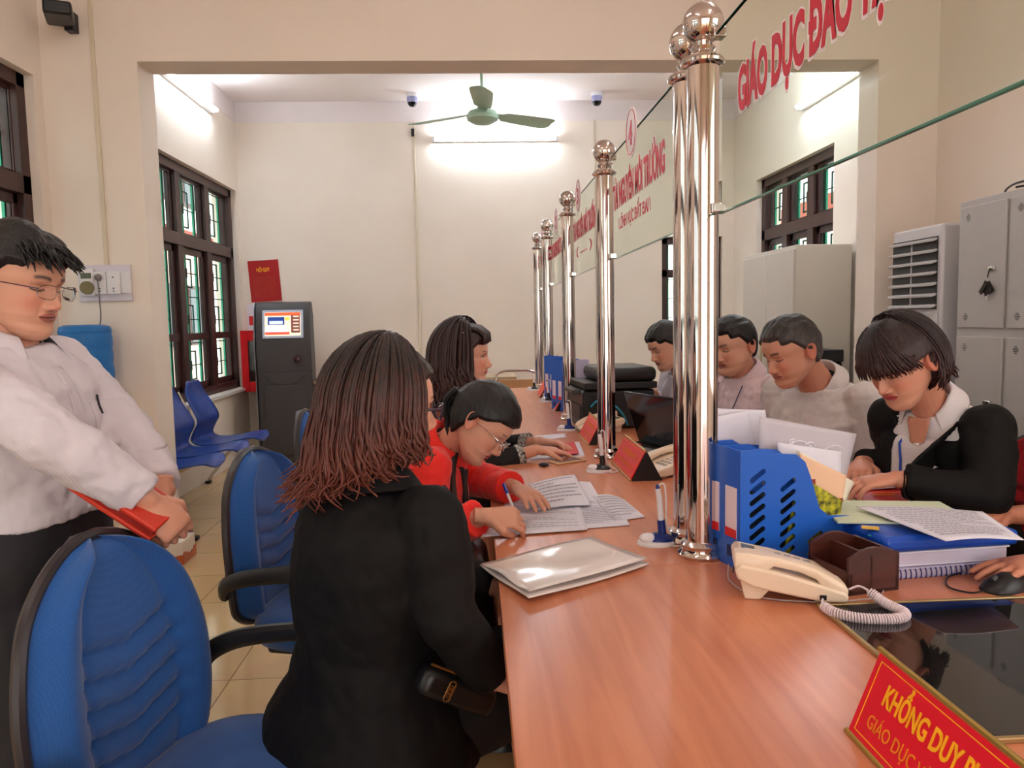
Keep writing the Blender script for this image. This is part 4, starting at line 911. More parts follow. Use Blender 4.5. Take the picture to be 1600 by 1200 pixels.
MB().tube(bez([(-.16, -.19, .12), (-.13, -.21, .15), (-.06, -.2, .14), (0, -.2, .08), (.03, -.19, .02)], 6), .005, 8).build('blue_cable', mat('cyan_cable', (40, 150, 180), .4), prn)
o = MB().b2((-.04, -.002, 0), (.04, .002, .10)).build('lilac_card', mat('lilac_card', (196, 190, 220), .5)); o.location = (.62, 4.30, DT + .24 - .10 + .0); o.location.z = DT + .0; tag(o, 'upright lilac card behind the printer', 'card')
o.scale = (1, 1, 3.3)

# ================================================================ office chairs
def office_chair(label, loc, rz, fab=None, group='blue', scale=1.0):
    """faces local +X; origin on the floor under the seat"""
    fab = fab or blue_fab; t = thing('office_chair', label, 'chair', loc, rz, group + ' fabric office chairs'); t.scale = (scale,) * 3
    # backrest: y across, z up, leaning back
    def hw(v): return .225 * (1 - abs(2 * (v * .93 + .02) - .92) ** 3.2 * .35) * sqrt(max(.0, 1 - max(0, (v - .72) / .28) ** 2.6)) * sqrt(max(.0, 1 - max(0, (.13 - v) / .13) ** 2 * .55))
    hw0 = hw
    def hw(v): return hw0(v) * (1 - .20 * smoothstep(.45, 1.0, v)) * .96
    zc = lambda v: .445 + v * .49
    def xb(v): return -.235 - .045 * v - .05 * (v - .35) ** 2 * 2 - (.03 if v < .1 else .03 * (1 - (v - .1)))
    NV, NU = 46, 40; mb = MB(); fr = []; bk_ = []
    for j in range(NV + 1):
        v = j / NV; w_ = max(hw(v), .012); r1 = []; r2 = []
        for i in range(NU + 1):
            u = -1 + 2 * i / NU; y = u * w_; e = min(1, (1 - abs(u)) / .16, (1 - v) / .05 + .0, v / .05 + .0); e = max(0, e) ** .5
            puff = .05 * e
            puff += .020 * smoothstep(.50, .78, abs(u)) * (1 - smoothstep(.86, 1.0, abs(u)))      # side bolsters
            puff -= .006 * exp(-((abs(u) - .56) / .05) ** 2)
            for k in range(5):
                vk = .62 - k * .105 + .10 * (abs(u)) - .03
                if k < 5: puff -= .017 * exp(-((v - vk) / .016) ** 2) * (1 - smoothstep(.50, .72, abs(u))) * e
            puff += .02 * u * u                                   # wrap around
            r1.append(V((xb(v) + puff, y, zc(v)))); r2.append(V((xb(v) + .006 + .02 * u * u - .0, y, zc(v))))
        fr.append(r1); bk_.append(r2)
    vs = [p for r in fr for p in r] + [p for r in bk_ for p in r]; n = NU + 1; o_ = n * (NV + 1); fs = []
    for j in range(NV):
        for i in range(NU):
            a = j * n + i; fs.append((a, a + 1, a + n + 1, a + n)); fs.append((o_ + a, o_ + a + n, o_ + a + n + 1, o_ + a + 1))
    bd = [j * n for j in range(NV + 1)] + [NV * n + i for i in range(1, n)] + [j * n + NU for j in range(NV - 1, -1, -1)] + [i for i in range(NU - 1, 0, -1)]
    for k in range(len(bd)): a, b = bd[k], bd[(k + 1) % len(bd)]; fs.append((a, b, o_ + b, o_ + a))
    mb.add(vs, fs); cush = mb.build('backrest', fab, t, sharp=180)
    rim = [V((xb(j / NV) + .02 * 1 + .0, s * (max(hw(j / NV), .012) + .008), zc(j / NV))) for s, rng in ((1, range(NV + 1)), (-1, range(NV, -1, -1))) for j in rng]
    MB().tube(rim, .012, 8, closed=True).build('piping_rim', mat('dark_grey_rim', (46, 40, 42), .35), t)
    sh = MB(); sh.loft([[V((xb(v / 20) - .012 + .02 * (k / 5 - 1) ** 2, (k / 5 - 1) * max(hw(v / 20), .012), zc(v / 20))) for k in range(11)] for v in range(21)], cap=False, close=False); q = sh.build('back_shell', mat('dark_grey_rim', (46, 40, 42)), t, sharp=180); solid(q, .012)
    # seat
    rg = []
    for (s, z_) in ((.86, .40), (.97, .415), (1.0, .44), (1.0, .465), (.96, .487), (.86, .497), (.6, .492), (.2, .487), (.02, .486)):
        rg.append([V((.01 + .25 * s * (abs(cos(a)) ** .55) * (1 if cos(a) > 0 else -1), .245 * s * (abs(sin(a)) ** .6) * (1 if sin(a) > 0 else -1), z_ - .014 * max(0, cos(a)) * s)) for a in (2 * pi * k / 40 for k in range(40))])
    MB().loft(rg).build('seat', fab, t, sharp=180)
    MB().b2((-.18, -.18, .375), (.2, .18, .405)).build('seat_pan', blackp, t, bevel=.02)
    MB().tube(bez([(-.1, 0, .39), (-.27, 0, .40), (-.33, 0, .5), (-.335, 0, .66)], 6), .022, 8, flat=.4).build('back_bar', blackp, t)
    for s in (-1, 1):
        MB().tube(bez([(-.265, s * .235, .57), (-.24, s * .262, .605), (-.16, s * .275, .635), (0, s * .28, .655), (.13, s * .28, .65), (.18, s * .28, .63), (.17, s * .28, .57), (.08, s * .27, .48), (.0, s * .22, .40), (-.02, s * .15, .39)], 6), .0175, 10, flat=1.35).build('armrest', mat('armrest_black', (30, 30, 32), .45), t)
    MB().lathe([(.05, .37), (.03, .35), (.025, .14), (.045, .12), (.05, .09), (0, .085)], n=20).build('gas_column', blackp, t)
    for k in range(5):
        a = 2 * pi * k / 5 + .3; d = V((cos(a), sin(a), 0))
        l_ = MB(); l_.tube([d * .03 + V((0, 0, .11)), d * .28 + V((0, 0, .08))], [.028, .017], 10, flat=.7); leg = l_.build('base_leg', blackp, t)
        MB().tube([d * .28 + V((-d.y * .022, d.x * .022, .032)), d * .28 + V((d.y * .022, -d.x * .022, .032))], .03, 14).tube([d * .28 + V((0, 0, .03)), d * .28 + V((0, 0, .085))], .01, 8).build('caster', blackp, leg)
    return t
ch0 = office_chair('blue office chair in the near left corner, with the black blazer woman on it', (-.425, 1.32, 0), radians(-14))
def more(label, x, y, deg): return copy_tree(ch0, label=label, loc=(x, y, 0), rz=radians(deg))
more('blue office chair behind the woman in the red jacket', -.40, 2.24, -14)
more('blue office chair of the woman in black with curled hair', -.45, 3.28, -6)
# ================================================================ people
def srgb(c): return lin(c)
class Head:
    """local axes: x = the person's right->left? (x right of viewer facing them), y forward, z up; origin at eye level, ear axis"""
    FZ = [-.118, -.112, -.104, -.09, -.075, -.057, -.045, -.02, 0, .015, .03, .05, .08, .10, .113, .118]
    FY = [.050, .074, .083, .087, .083, .088, .087, .086, .083, .089, .092, .088, .071, .048, .018, -.01]
    BZ = [-.118, -.105, -.085, -.06, -.03, 0, .02, .05, .08, .10, .113, .118]
    BY = [.035, .015, -.015, -.055, -.084, -.098, -.101, -.098, -.083, -.062, -.035, -.01]
    WZ = [-.118, -.112, -.10, -.085, -.06, -.03, 0, .02, .05, .08, .10, .113, .118]
    WW = [.008, .024, .040, .052, .063, .070, .0745, .077, .0745, .062, .045, .024, .006]
    def __init__(s, origin, fwd, up=(0, 0, 1), sc=1.0, wide=1.0, nose=1.0, jaw=1.0):
        s.o = V(origin); s.f = V(fwd).normalized(); u = V(up); s.u = (u - s.f * u.dot(s.f)).normalized(); s.x = s.f.cross(s.u); s.sc = sc; s.wide = wide; s.nose = nose; s.jaw = jaw
    def W(s, p): return s.o + (s.x * p[0] + s.f * p[1] + s.u * p[2]) * s.sc
    def base(s, z, a):
        f, b, w_ = interp(z, s.FZ, s.FY), interp(z, s.BZ, s.BY), interp(z, s.WZ, s.WW) * s.wide
        w_ *= 1 + (s.jaw - 1) * smoothstep(-.01, -.06, z)
        cy, ry = (f + b) / 2, (f - b) / 2
        ca, sa = cos(a), sin(a); e = .88
        return [w_ * (abs(sa) ** e) * (1 if sa > 0 else -1), cy + ry * (abs(ca) ** e) * (1 if ca > 0 else -1), z]
    def face(s, p):
        x, y, z = p; dy = 0
        if y > 0:
            ax = abs(x)
            nh = interp(z, [-.052, -.046, -.040, -.033, -.026, 0, .012, .02], [0, .008, .020, .0245, .022, .009, .004, 0]) * s.nose
            nw = interp(z, [-.05, -.035, 0, .02], [.011, .0105, .0075, .009])
            dy += nh * exp(-(x / nw) ** 2 * .9)
            dy += .010 * exp(-((ax - .0135) / .0055) ** 2 - ((z + .038) / .006) ** 2)
            dy -= .010 * exp(-((ax - .026) / .014) ** 2 - ((z - .001) / .010) ** 2)
            dy += .0065 * exp(-((ax - .031) / .012) ** 2 - ((z + .001) / .0075) ** 2)
            dy += .004 * exp(-((ax - .028) / .018) ** 2 - ((z - .019) / .006) ** 2)
            lw = .019
            if ax < .03:
                k = exp(-(x / lw) ** 2 * 1.2)
                dy += (.0055 * exp(-((z + .0555) / .0035) ** 2) + .0065 * exp(-((z + .0645) / .004) ** 2) - .004 * exp(-((z + .060) / .0014) ** 2)) * k
            dy += .004 * exp(-(x / .014) ** 2 - ((z + .096) / .011) ** 2)
            dy += .005 * exp(-((ax - .043) / .016) ** 2 - ((z + .022) / .018) ** 2)
            dy -= .002 * exp(-((ax - .026) / .004) ** 2 - ((z + .052) / .012) ** 2)
        return [x, y + dy, z]
    def skin(s, p, sk, female=False, eyes='down', brow=(40, 28, 26)):
        x, y, z = p; ax = abs(x); c = np.array(sk, dtype=float)
        def mixc(t, k): nonlocal c; k = max(0, min(1, k)); c = c * (1 - k) + np.array(t, dtype=float) * k
        if y > .02:
            mixc((sk[0] * 1.02, sk[1] * .78, sk[2] * .76), .45 * exp(-((ax - .04) / .02) ** 2 - ((z + .03) / .02) ** 2))
            mixc((sk[0] * .95, sk[1] * .72, sk[2] * .7), .4 * exp(-(x / .012) ** 2 - ((z + .036) / .01) ** 2))
            lipc = (188, 66, 70) if female else (164, 92, 82)
            edge = .0235; hh = .0095 * sqrt(max(0, 1 - (ax / edge) ** 2))
            if ax < edge: mixc(lipc, .9 * smoothstep(hh + .0015, hh - .001, abs(z + .0598)))
            if ax < edge + .001: mixc((70, 24, 24), .9 * exp(-((z + .0598 + .0 * ax) / .0012) ** 2))
            bz = .0205 + .004 * sin(min(1, max(0, (ax - .012) / .034)) * pi * .8)
            if .011 < ax < .048: mixc(brow, (.75 if not female else .6) * exp(-((z - bz) / (.0036 if not female else .0024)) ** 2) * smoothstep(.011, .017, ax) * (1 - smoothstep(.042, .048, ax)))
            if .014 < ax < .047:
                u = (ax - .0305) / .0155; lid = -.0015 - .0035 * (1 - u * u) if eyes == 'down' else .0035 * (1 - u * u) + .0005
                if eyes != 'down' and abs(u) < 1 and z < lid and z > -.0045 * (1 - u * u) - .0005:
                    mixc((232, 222, 214), 1); 
                    if abs(ax - .031) < .0058: mixc((34, 20, 16), 1)
                if abs(u) < 1.05: mixc((30, 18, 16), .95 * exp(-((z - lid) / .0016) ** 2))
                if abs(u) < 1: mixc((sk[0] * .7, sk[1] * .58, sk[2] * .55), .35 * exp(-((z - .008) / .0025) ** 2))  # shade of the lid crease painted into the skin colour
            mixc((90, 40, 34), .8 * exp(-((ax - .0075) / .0035) ** 2 - ((z + .0445) / .0025) ** 2))
        return tuple(srgb(tuple(max(0, min(255, q)) for q in c)))
    def build(s, mb, sk, **k):
        # non-uniform angles: dense in front
        NA, NZ = 132, 130; A = []
        for i in range(NA): t = i / NA * 2 * pi; A.append(t - .62 * sin(t))
        rings = []; cols = []
        for j in range(NZ + 1):
            q = j / NZ; z = -.118 + .236 * (q - .012 * sin(q * 2 * pi))
            r = []
            for a in A:
                p = s.face(s.base(z, a)); cols.append(s.skin(p, sk, **k)); r.append(s.W(p))
            rings.append(r)
        mb.loft(rings, col=cols)
        # ears
        skl = srgb((sk[0] * .97, sk[1] * .84, sk[2] * .82))
        for sg in (-1, 1):
            w0 = .0735 * s.wide; R0 = []
            for (t, ox, sc_) in ((0, -.006, .62), (.3, .004, .8), (.6, .011, .98), (.8, .016, 1.0), (1, .0165, .93), (1, .0125, .8), (1, .0085, .55), (1, .007, .2)):
                ring = []
                for k_ in range(22):
                    a = 2 * pi * k_ / 22; ey = .017 * cos(a) * (1 + .25 * sin(a)); ez = .0285 * sin(a)
                    ring.append(s.W((sg * (w0 + ox - .10 * (ey * sc_)), -.008 + ey * sc_ - .004 * sin(a) - .25 * (ox + .006), -.008 + ez * sc_ )))
                R0.append(ring)
            mb.loft(R0, col=skl)
    def hair_shell(s, mask, thick=.014, amp=.004, freq=60, name='hair'):
        NA, NZ = 150, 120; rings = []
        mb = MB()
        for j in range(NZ + 1):
            q = j / NZ; z = -.118 + .236 * q; r = []
            for i in range(NA):
                a = 2 * pi * i / NA; p = s.base(z, a); c = V((0, -.005, .0)); d = (V(p) - c).normalized()
                m = mask(p, a); nz = noise.noise(V((p[0] * freq, p[1] * freq * .35, p[2] * freq * .35))) * amp
                off = -.008 + (thick + .008 + nz) * m if m > 0 else -.012
                r.append(s.W(V(p) + d * off))
            rings.append(r)
        return mb.loft(rings)
def short_mask(front=.062, side=.012, fringe=0.0, temple=.03, nape=-.055, round_=.4):
    def f(p, a):
        x, y, z = p; ax = abs(x)
        if y > .035: zl = front - fringe * (1 - (ax / .06) ** 2) + (-.02 if ax > .045 else 0) * smoothstep(.045, .06, ax)
        elif y > -.0: zl = interp(y, [0, .035], [side, front - .02])
        elif y > -.02: zl = interp(y, [-.03, 0], [-.02, side])
        else: zl = interp(y, [-.09, -.04, -.02], [nape, nape, -.02])
        zl += .0015 * noise.noise(V((x * 90, y * 90, 0)))
        return smoothstep(zl - .003, zl + .016, z)
    return f

def strands(mb, head, n, spec, seed=1, r=.0045):
    """long hair as tapered locks following the skull then falling. spec(phi,rnd)->dict(top,len,flare,curl,wave,r0)"""
    rnd = random.Random(seed); dn = V((0, 0, -1))
    for _ in range(n):
        sp = spec(rnd)
        if sp is None: continue
        ph, th0, th1, L = sp['phi'], sp.get('th0', .15), sp.get('th1', 1.6), sp['len']; lay = sp.get('lay', rnd.uniform(0, .02)); pts = []
        ax, by, cz = .083 + lay, .108 + lay, .122 + lay
        for k in range(9):
            th = th0 + (th1 - th0) * k / 8
            px_ = sin(ph) * sin(th) * ax; py_ = cos(ph) * sin(th) * by - .008; pz = cos(th) * cz
            pts.append(head.W((px_, py_, pz)))
        d = (pts[-1] - pts[-2]).normalized(); out = (head.x * sin(ph) + head.f * cos(ph)); out.z = 0; out = out.normalized() if out.length > .01 else V((1, 0, 0)); tan = out.cross(dn)
        N = 14; wv = sp.get('wave', .006); ph0 = rnd.uniform(0, 6.28); fq = sp.get('freq', 2.0); p = pts[-1].copy(); st = L / N
        for k in range(1, N + 1):
            t = k / N; d = (d * (1 - .45) + dn * .45 + out * sp.get('flare', .05) * (1 - t) + out * sp.get('curl', -.3) * smoothstep(.55, 1, t) + tan * sp.get('swirl', 0) * smoothstep(.4, 1, t)).normalized()
            if sp.get('up', 0): d = (d + V((0, 0, 1)) * sp['up'] * smoothstep(.7, 1, t)).normalized()
            p = p + d * st
            if 'lim' in sp: p = sp['lim'](p)
            pts.append(p + (tan * sin(fq * t * 6.28 + ph0) + out * cos(fq * t * 6.28 + ph0) * .6) * wv * t)
        rr = [r * (1.0 if k < len(pts) * .75 else 1 - .8 * (k - len(pts) * .75) / (len(pts) * .25)) * sp.get('rs', 1) for k in range(len(pts))]
        mb.tube(pts, rr, 6, flat=.6)

def hand(mb, wrist, d, n, side=1, curl=(.5, .5, .55, .6), sc=1.0, thumb=.6, spread=.05, wr=.024):
    """d: towards the fingers, n: out of the palm, side: +1 thumb on the d x n side"""
    d = V(d).normalized(); n = V(n); n = (n - d * n.dot(d)).normalized(); s = d.cross(n) * side; w0 = V(wrist)
    def E(c, hw, ht): return [c + (s * cos(a) * hw + n * sin(a) * ht) for a in (2 * pi * k / 18 for k in range(18))]
    mb.loft([E(w0 - d * .03 * sc, wr, wr * .8), E(w0, wr * 1.03, wr * .74), E(w0 + d * .03 * sc, .034 * sc, .018 * sc), E(w0 + d * .065 * sc, .041 * sc, .0155 * sc), E(w0 + d * .088 * sc, .040 * sc, .012 * sc), E(w0 + d * .095 * sc, .034 * sc, .007 * sc)])
    mb.tube([w0 + d * .02 * sc + s * .018 * sc + n * .006, w0 + d * .055 * sc + s * .026 * sc + n * .006], [.015 * sc, .013 * sc], 12, round_end=True)
    for i, (o_, L) in enumerate(zip((.0305, .0105, -.0105, -.030), (.072, .080, .075, .058))):
        p = w0 + d * (.084 - .003 * abs(i - 1)) * sc + s * o_ * sc; a = curl[i]; ang = a * .75; fd = s * spread * (1.5 - i); pts = [p]
        for k, fr in enumerate((.44, .31, .25)):
            v = (d * cos(ang) + n * sin(ang) + fd).normalized(); p = p + v * L * fr * sc; pts.append(p); ang += a * (1.0 if k == 0 else .7)
        mb.tube(pts, [.0095 * sc, .0088 * sc, .0080 * sc, .0066 * sc], 12, round_end=True)
        mb.ball(pts[1], .0094 * sc, 10)
    t0 = w0 + d * .028 * sc + s * .026 * sc; v1 = (d * .72 + s * .62 + n * .25).normalized(); t1 = t0 + v1 * .036 * sc
    v2 = (d * (1 - thumb * .3) + s * (.35 - thumb * .7) + n * (.3 + thumb * .4)).normalized(); t2 = t1 + v2 * .032 * sc; t3 = t2 + (v2 + n * .1 * thumb - s * .2 * thumb).normalized() * .025 * sc
    mb.tube([t0, t1, t2, t3], [.0135 * sc, .0112 * sc, .0100 * sc, .0078 * sc], 12, round_end=True)

def torso_rings(pel, nb, fwd, sc=1.0, infl=0.0, prof=None, n=36, lean=None):
    """rings from hips to neck; fwd = chest direction"""
    ax = (nb - pel); L = ax.length; a = ax.normalized(); f0 = V(fwd); rt = f0.cross(V((0, 0, 1))).normalized(); prof = prof or P_MALE; R_ = []
    bend = lean if lean is not None else .0
    for (t, hw, hd, off) in prof:
        f = (f0 - a * f0.dot(a)).normalized(); c = pel + ax * t + f * off * sc - f * bend * sin(pi * min(1, max(0, t)))
        hw2, hd2 = hw * sc + infl, hd * sc + infl
        R_.append([c + rt * (abs(cos(q)) ** .85) * (1 if cos(q) > 0 else -1) * hw2 + f * (abs(sin(q)) ** .9) * (1 if sin(q) > 0 else -1) * hd2 for q in (2 * pi * k / n for k in range(n))])
    return R_
P_MALE = [(-.16, .10, .07, 0), (-.12, .16, .11, 0), (0, .168, .118, 0), (.2, .158, .118, .01), (.4, .160, .115, .01), (.6, .176, .118, .005), (.76, .186, .112, 0), (.86, .176, .094, -.01), (.93, .125, .075, -.01), (.98, .075, .062, -.005), (1.03, .056, .054, 0), (1.08, .03, .03, 0)]
P_FEM = [(-.16, .11, .08, 0), (-.12, .165, .12, 0), (0, .172, .122, 0), (.2, .150, .105, .005), (.36, .132, .096, .01), (.55, .148, .115, .02), (.68, .160, .118, .02), (.80, .163, .094, 0), (.88, .145, .078, -.008), (.94, .095, .064, -.01), (.99, .060, .052, -.004), (1.04, .046, .046, 0), (1.08, .025, .025, 0)]
class Figure:
    def __init__(s, label, head, nb, pel, fwd, arms, knees, feet, sk, fem=False, sc=1.0, sw=None, vox=.0035, hk=None, lean=0):
        s.head, s.nb, s.pel, s.fwd, s.fem, s.sc, s.arms, s.knees, s.feet, s.lean = head, V(nb), V(pel), V(fwd).normalized(), fem, sc, arms, knees, feet, lean
        s.up = (s.nb - s.pel).normalized(); s.rt = s.fwd.cross(V((0, 0, 1))).normalized(); sw = sw or (.165 if fem else .185) * sc; s.prof = P_FEM if fem else P_MALE
        s.f2 = (s.fwd - s.up * s.fwd.dot(s.up)).normalized()
        s.sh = {k: s.nb - s.up * .055 * sc + s.rt * sw * q for k, q in (('R', 1), ('L', -1))}
        mb = MB(); base_n = s.nb - s.up * .02; ht = head.W((0, -.026, -.055)); g = .9 if fem else 1.08
        mb.tube([base_n - s.up * .04, base_n.lerp(ht, .35), base_n.lerp(ht, .75), ht], [.058 * g * sc, .054 * g * sc, .050 * g * sc, .045 * g * sc], 20, round_end=True)
        mb.loft(torso_rings(s.pel, s.nb, s.fwd, sc, -.010, s.prof, lean=lean))
        for k in 'RL':
            a = arms.get(k)
            if not a: continue
            mb.tube([s.sh[k], a['e']], [.046 * sc, .038 * sc], 14, round_end=True); mb.tube([a['e'], a['e'].lerp(a['w'], .4), a['w']], [.040 * sc, .036 * sc, .0245 * sc * (.92 if fem else 1)], 14, round_end=True)
            hand(mb, a['w'], a['d'], a['n'], a.get('side', 1), a.get('curl', (.5,) * 4), sc * a.get('hs', 1) * (.93 if fem else 1), a.get('thumb', .6), a.get('spread', .05), .0245 * sc * (.92 if fem else 1))
        hips = {'R': s.pel + s.rt * .09, 'L': s.pel - s.rt * .09}; s.hips = hips
        for i, k in enumerate('RL'):
            mb.tube([hips[k], knees[i]], [.075 * sc, .05 * sc], 14, round_end=True); mb.tube([knees[i], knees[i].lerp(feet[i], .35), feet[i]], [.05 * sc, .05 * sc, .035 * sc], 14, round_end=True)
            mb.tube([feet[i] - V((0, 0, .03)), feet[i] + s.fwd * .12 - V((0, 0, .05))], [.035, .028], 12, round_end=True)
        vs, fs = fuse(mb, vox, 3)
        out = MB(); skc = srgb((sk[0] * .98, sk[1] * .95, sk[2] * .94)); out.add(vs, fs, skc); head.build(out, sk, **(hk or {}))
        s.body = out.build('person', attr_mat('skin', .48, (180, .12, (1, 1, 1), .002)), col=True); tag(s.body, label, 'person')
        s.sk = sk
    def garment(s, name, m, infl=.014, sleeve=1.0, vox=.0055, flare=0, cuff=True, wrinkle=None, sl_r=None, collar_open=None, hem=True, top=.99, bot=-1, shoulder=.048, label=None):
        mb = MB(); R_ = torso_rings(s.pel, s.nb, s.fwd, s.sc, infl, [(t, hw + flare * max(0, .25 - t), hd + flare * max(0, .25 - t), o) for (t, hw, hd, o) in ([q for q in s.prof if q[0] > bot] if bot < 0 else [(bot, .165, .118, .005)] + [q for q in s.prof if q[0] > bot + .03]) if t < top], lean=s.lean); mb.loft(R_)
        s0 = infl
        for k in 'RL':
            a = s.arms.get(k)
            if not a: continue
            sh, e, w_ = s.sh[k], a['e'], a['w']; we = e.lerp(w_, 1) if sleeve >= 1 else e.lerp(w_, sleeve)
            mb.ball(sh.lerp(s.nb, .12) - s.up * .004, ((shoulder) * s.sc + s0 * .6,) * 3, 18)
            r0, r1, r2, r3 = (sl_r or (.060, .052, .046, .036)); g = s.sc
            up_ = [(sh + (e - sh) * t) for t in (0, .2, .4, .6, .8, 1.0)]; mb.tube(up_, [(r0 + (r1 - r0) * t + .0015 * sin(t * 17)) * g for t in (0, .2, .4, .6, .8, 1)], 16, round_end=True)
            lo = [e.lerp(we, t) for t in (0, .15, .3, .5, .7, .85, .97)]; mb.tube(lo, [(r1 + (r2 - r1) * min(1, t * 2) if t < .5 else r2 + (r3 - r2) * (t - .5) * 2) * g + .001 * sin(t * 21 + 1) for t in (0, .15, .3, .5, .7, .85, .97)], 16)
        return fused(mb, name, m, s.body, vox=vox, smooth=4, disp=wrinkle if wrinkle is not None else [(.07, .016), (.028, .007)])
    def trousers(s, m, name='trousers', waist=None, infl=.010, skirt=False, shoes=(20, 20, 22), rr=None):
        mb = MB(); R_ = torso_rings(s.pel, s.nb, s.fwd, s.sc, infl, [q for q in s.prof if q[0] < (.25 if waist is None else .05)] + ([(waist, .160, .115, .006)] if waist else [])); mb.loft(R_)
        for i, k in enumerate('RL'):
            h = s.hips[k]; kn, ft = s.knees[i], s.feet[i]
            mb.tube([h, h.lerp(kn, .5), kn], [.098 * s.sc, .088 * s.sc, .068 * s.sc], 16, round_end=True)
            if not skirt: mb.tube([kn, kn.lerp(ft, .5), ft + (kn - ft).normalized() * .04], [.066 * s.sc, .062 * s.sc, .056 * s.sc], 16, round_end=True)
        if skirt: mb.loft([[s.hips['R'].lerp(s.knees[0], t).lerp(s.hips['L'].lerp(s.knees[1], t), .5) + s.rt * cos(q) * .16 + V((0, 0, 1)) * sin(q) * .075 for q in (2 * pi * k / 24 for k in range(24))] for t in (0, .3, .6, .95)])
        o = fused(mb, name, m, s.body, vox=.008, smooth=3, disp=[(.09, .014)])
        for i in range(2):
            f = s.feet[i]; sh = MB(); rg = []
            for (x, w_, h_) in ((-.07, .02, .05), (-.06, .034, .075), (0, .038, .08), (.06, .042, .06), (.12, .044, .045), (.17, .034, .034), (.19, .012, .02)):
                c = V((f.x, f.y, .0)) + s.fwd * x; c.z = f.z - .085; sd = s.rt
                rg.append([c + sd * w_ * cos(a) + V((0, 0, max(0, sin(a)) * h_)) for a in (2 * pi * q / 18 for q in range(18))])
            sh.loft(rg).build('shoe', mat('black_shoe_leather', shoes, .3), s.body)
        return o
    # a patch of cloth lying on the front of a garment: polygon in (u right-hand side of the wearer, v up from neck base)
    def caster(s, garment, fdir=None, org=None):
        bv = bvh_of(garment); f = V(fdir).normalized() if fdir is not None else s.f2; o0 = org or s.nb; rt = f.cross(s.up).normalized(); up = rt.cross(f).normalized()
        def cast(u, v, off):
            st = o0 + rt * u + up * v + f * .45; h, n_, _, dd = bv.ray_cast(st, -f, .9)
            if h is None or (h - o0).dot(f) < -.01: h, n_, _, dd = bv.find_nearest(o0 + rt * u + up * v + f * .06)
            return (h + f * off) if h is not None else None
        return cast
    def patch(s, cast, poly, name, m, off=.004, th=.003, cuts=4, parent=None):
        bm = bmesh.new(); vs = [bm.verts.new((p[0], p[1], 0)) for p in poly]; bm.faces.new(vs); bmesh.ops.triangulate(bm, faces=bm.faces[:])
        for _ in range(cuts): bmesh.ops.subdivide_edges(bm, edges=[e for e in bm.edges if e.calc_length() > .012], cuts=1, use_grid_fill=True); bmesh.ops.triangulate(bm, faces=[f for f in bm.faces if len(f.verts) > 4])
        bad = []; last = None
        for v in bm.verts:
            p = cast(v.co.x, v.co.y, off)
            if p is None: bad.append(v)
            else: v.co = p
        bmesh.ops.delete(bm, geom=bad, context='VERTS'); bmesh.ops.smooth_vert(bm, verts=bm.verts[:], factor=.5, use_axis_x=True, use_axis_y=True, use_axis_z=True)
        me = bpy.data.meshes.new(name); bm.to_mesh(me); bm.free(); me.shade_smooth(); me.materials.append(m)
        o = bpy.data.objects.new(name, me); COL.objects.link(o); o.parent = parent or s.body; solid(o, th, 1); return o
    def collar(s, m, name='collar', gap=.5, h=.036, fall=.045, r0=None, point=.03, rise=.0, spread=1.0, at_=None):
        ax = (s.head.W((0, -.025, -.06)) - s.nb).normalized(); ax = (ax + s.up * .6).normalized(); f = (s.fwd - ax * s.fwd.dot(ax)).normalized(); r_ = f.cross(ax); c0 = (at_ or s.nb) + ax * (.012) ; R0 = r0 or (.064 if not s.fem else .055) * s.sc
        rows = [[], [], [], [], []]; N = 40
        for i in range(N + 1):
            a = gap + (2 * pi - 2 * gap) * i / N; d = f * cos(a) + r_ * sin(a); e = min(a - gap, 2 * pi - gap - a); pt = exp(-(e / .45) ** 2); frt = max(0, cos(a))
            b = c0 - ax * .03 * frt
            rows[0].append(b + d * R0 * 1.0 - ax * .01); rows[1].append(b + d * (R0 * 1.03) + ax * h * (1 - .35 * frt)); rows[2].append(b + d * (R0 * 1.06 + .006) + ax * (h + .002) * (1 - .35 * frt))
            rows[3].append(b + d * (R0 * 1.15 + .014 + .012 * pt) * spread + ax * (h * .3 - .2 * fall - point * .5 * pt)); rows[4].append(b + d * (R0 * 1.24 + .022 + .02 * pt) * spread + ax * (h * .2 - fall * .62 - point * pt))
        mb = MB(); mb.loft(rows, cap=False, close=False); o = mb.build(name, m, s.body, sharp=180); solid(o, .0025, 1); sb_ = o.modifiers.new('sub', 'SUBSURF'); sb_.levels = sb_.render_levels = 1; return o
    def finish(s, base):
        recenter(s.body, base); return s.body

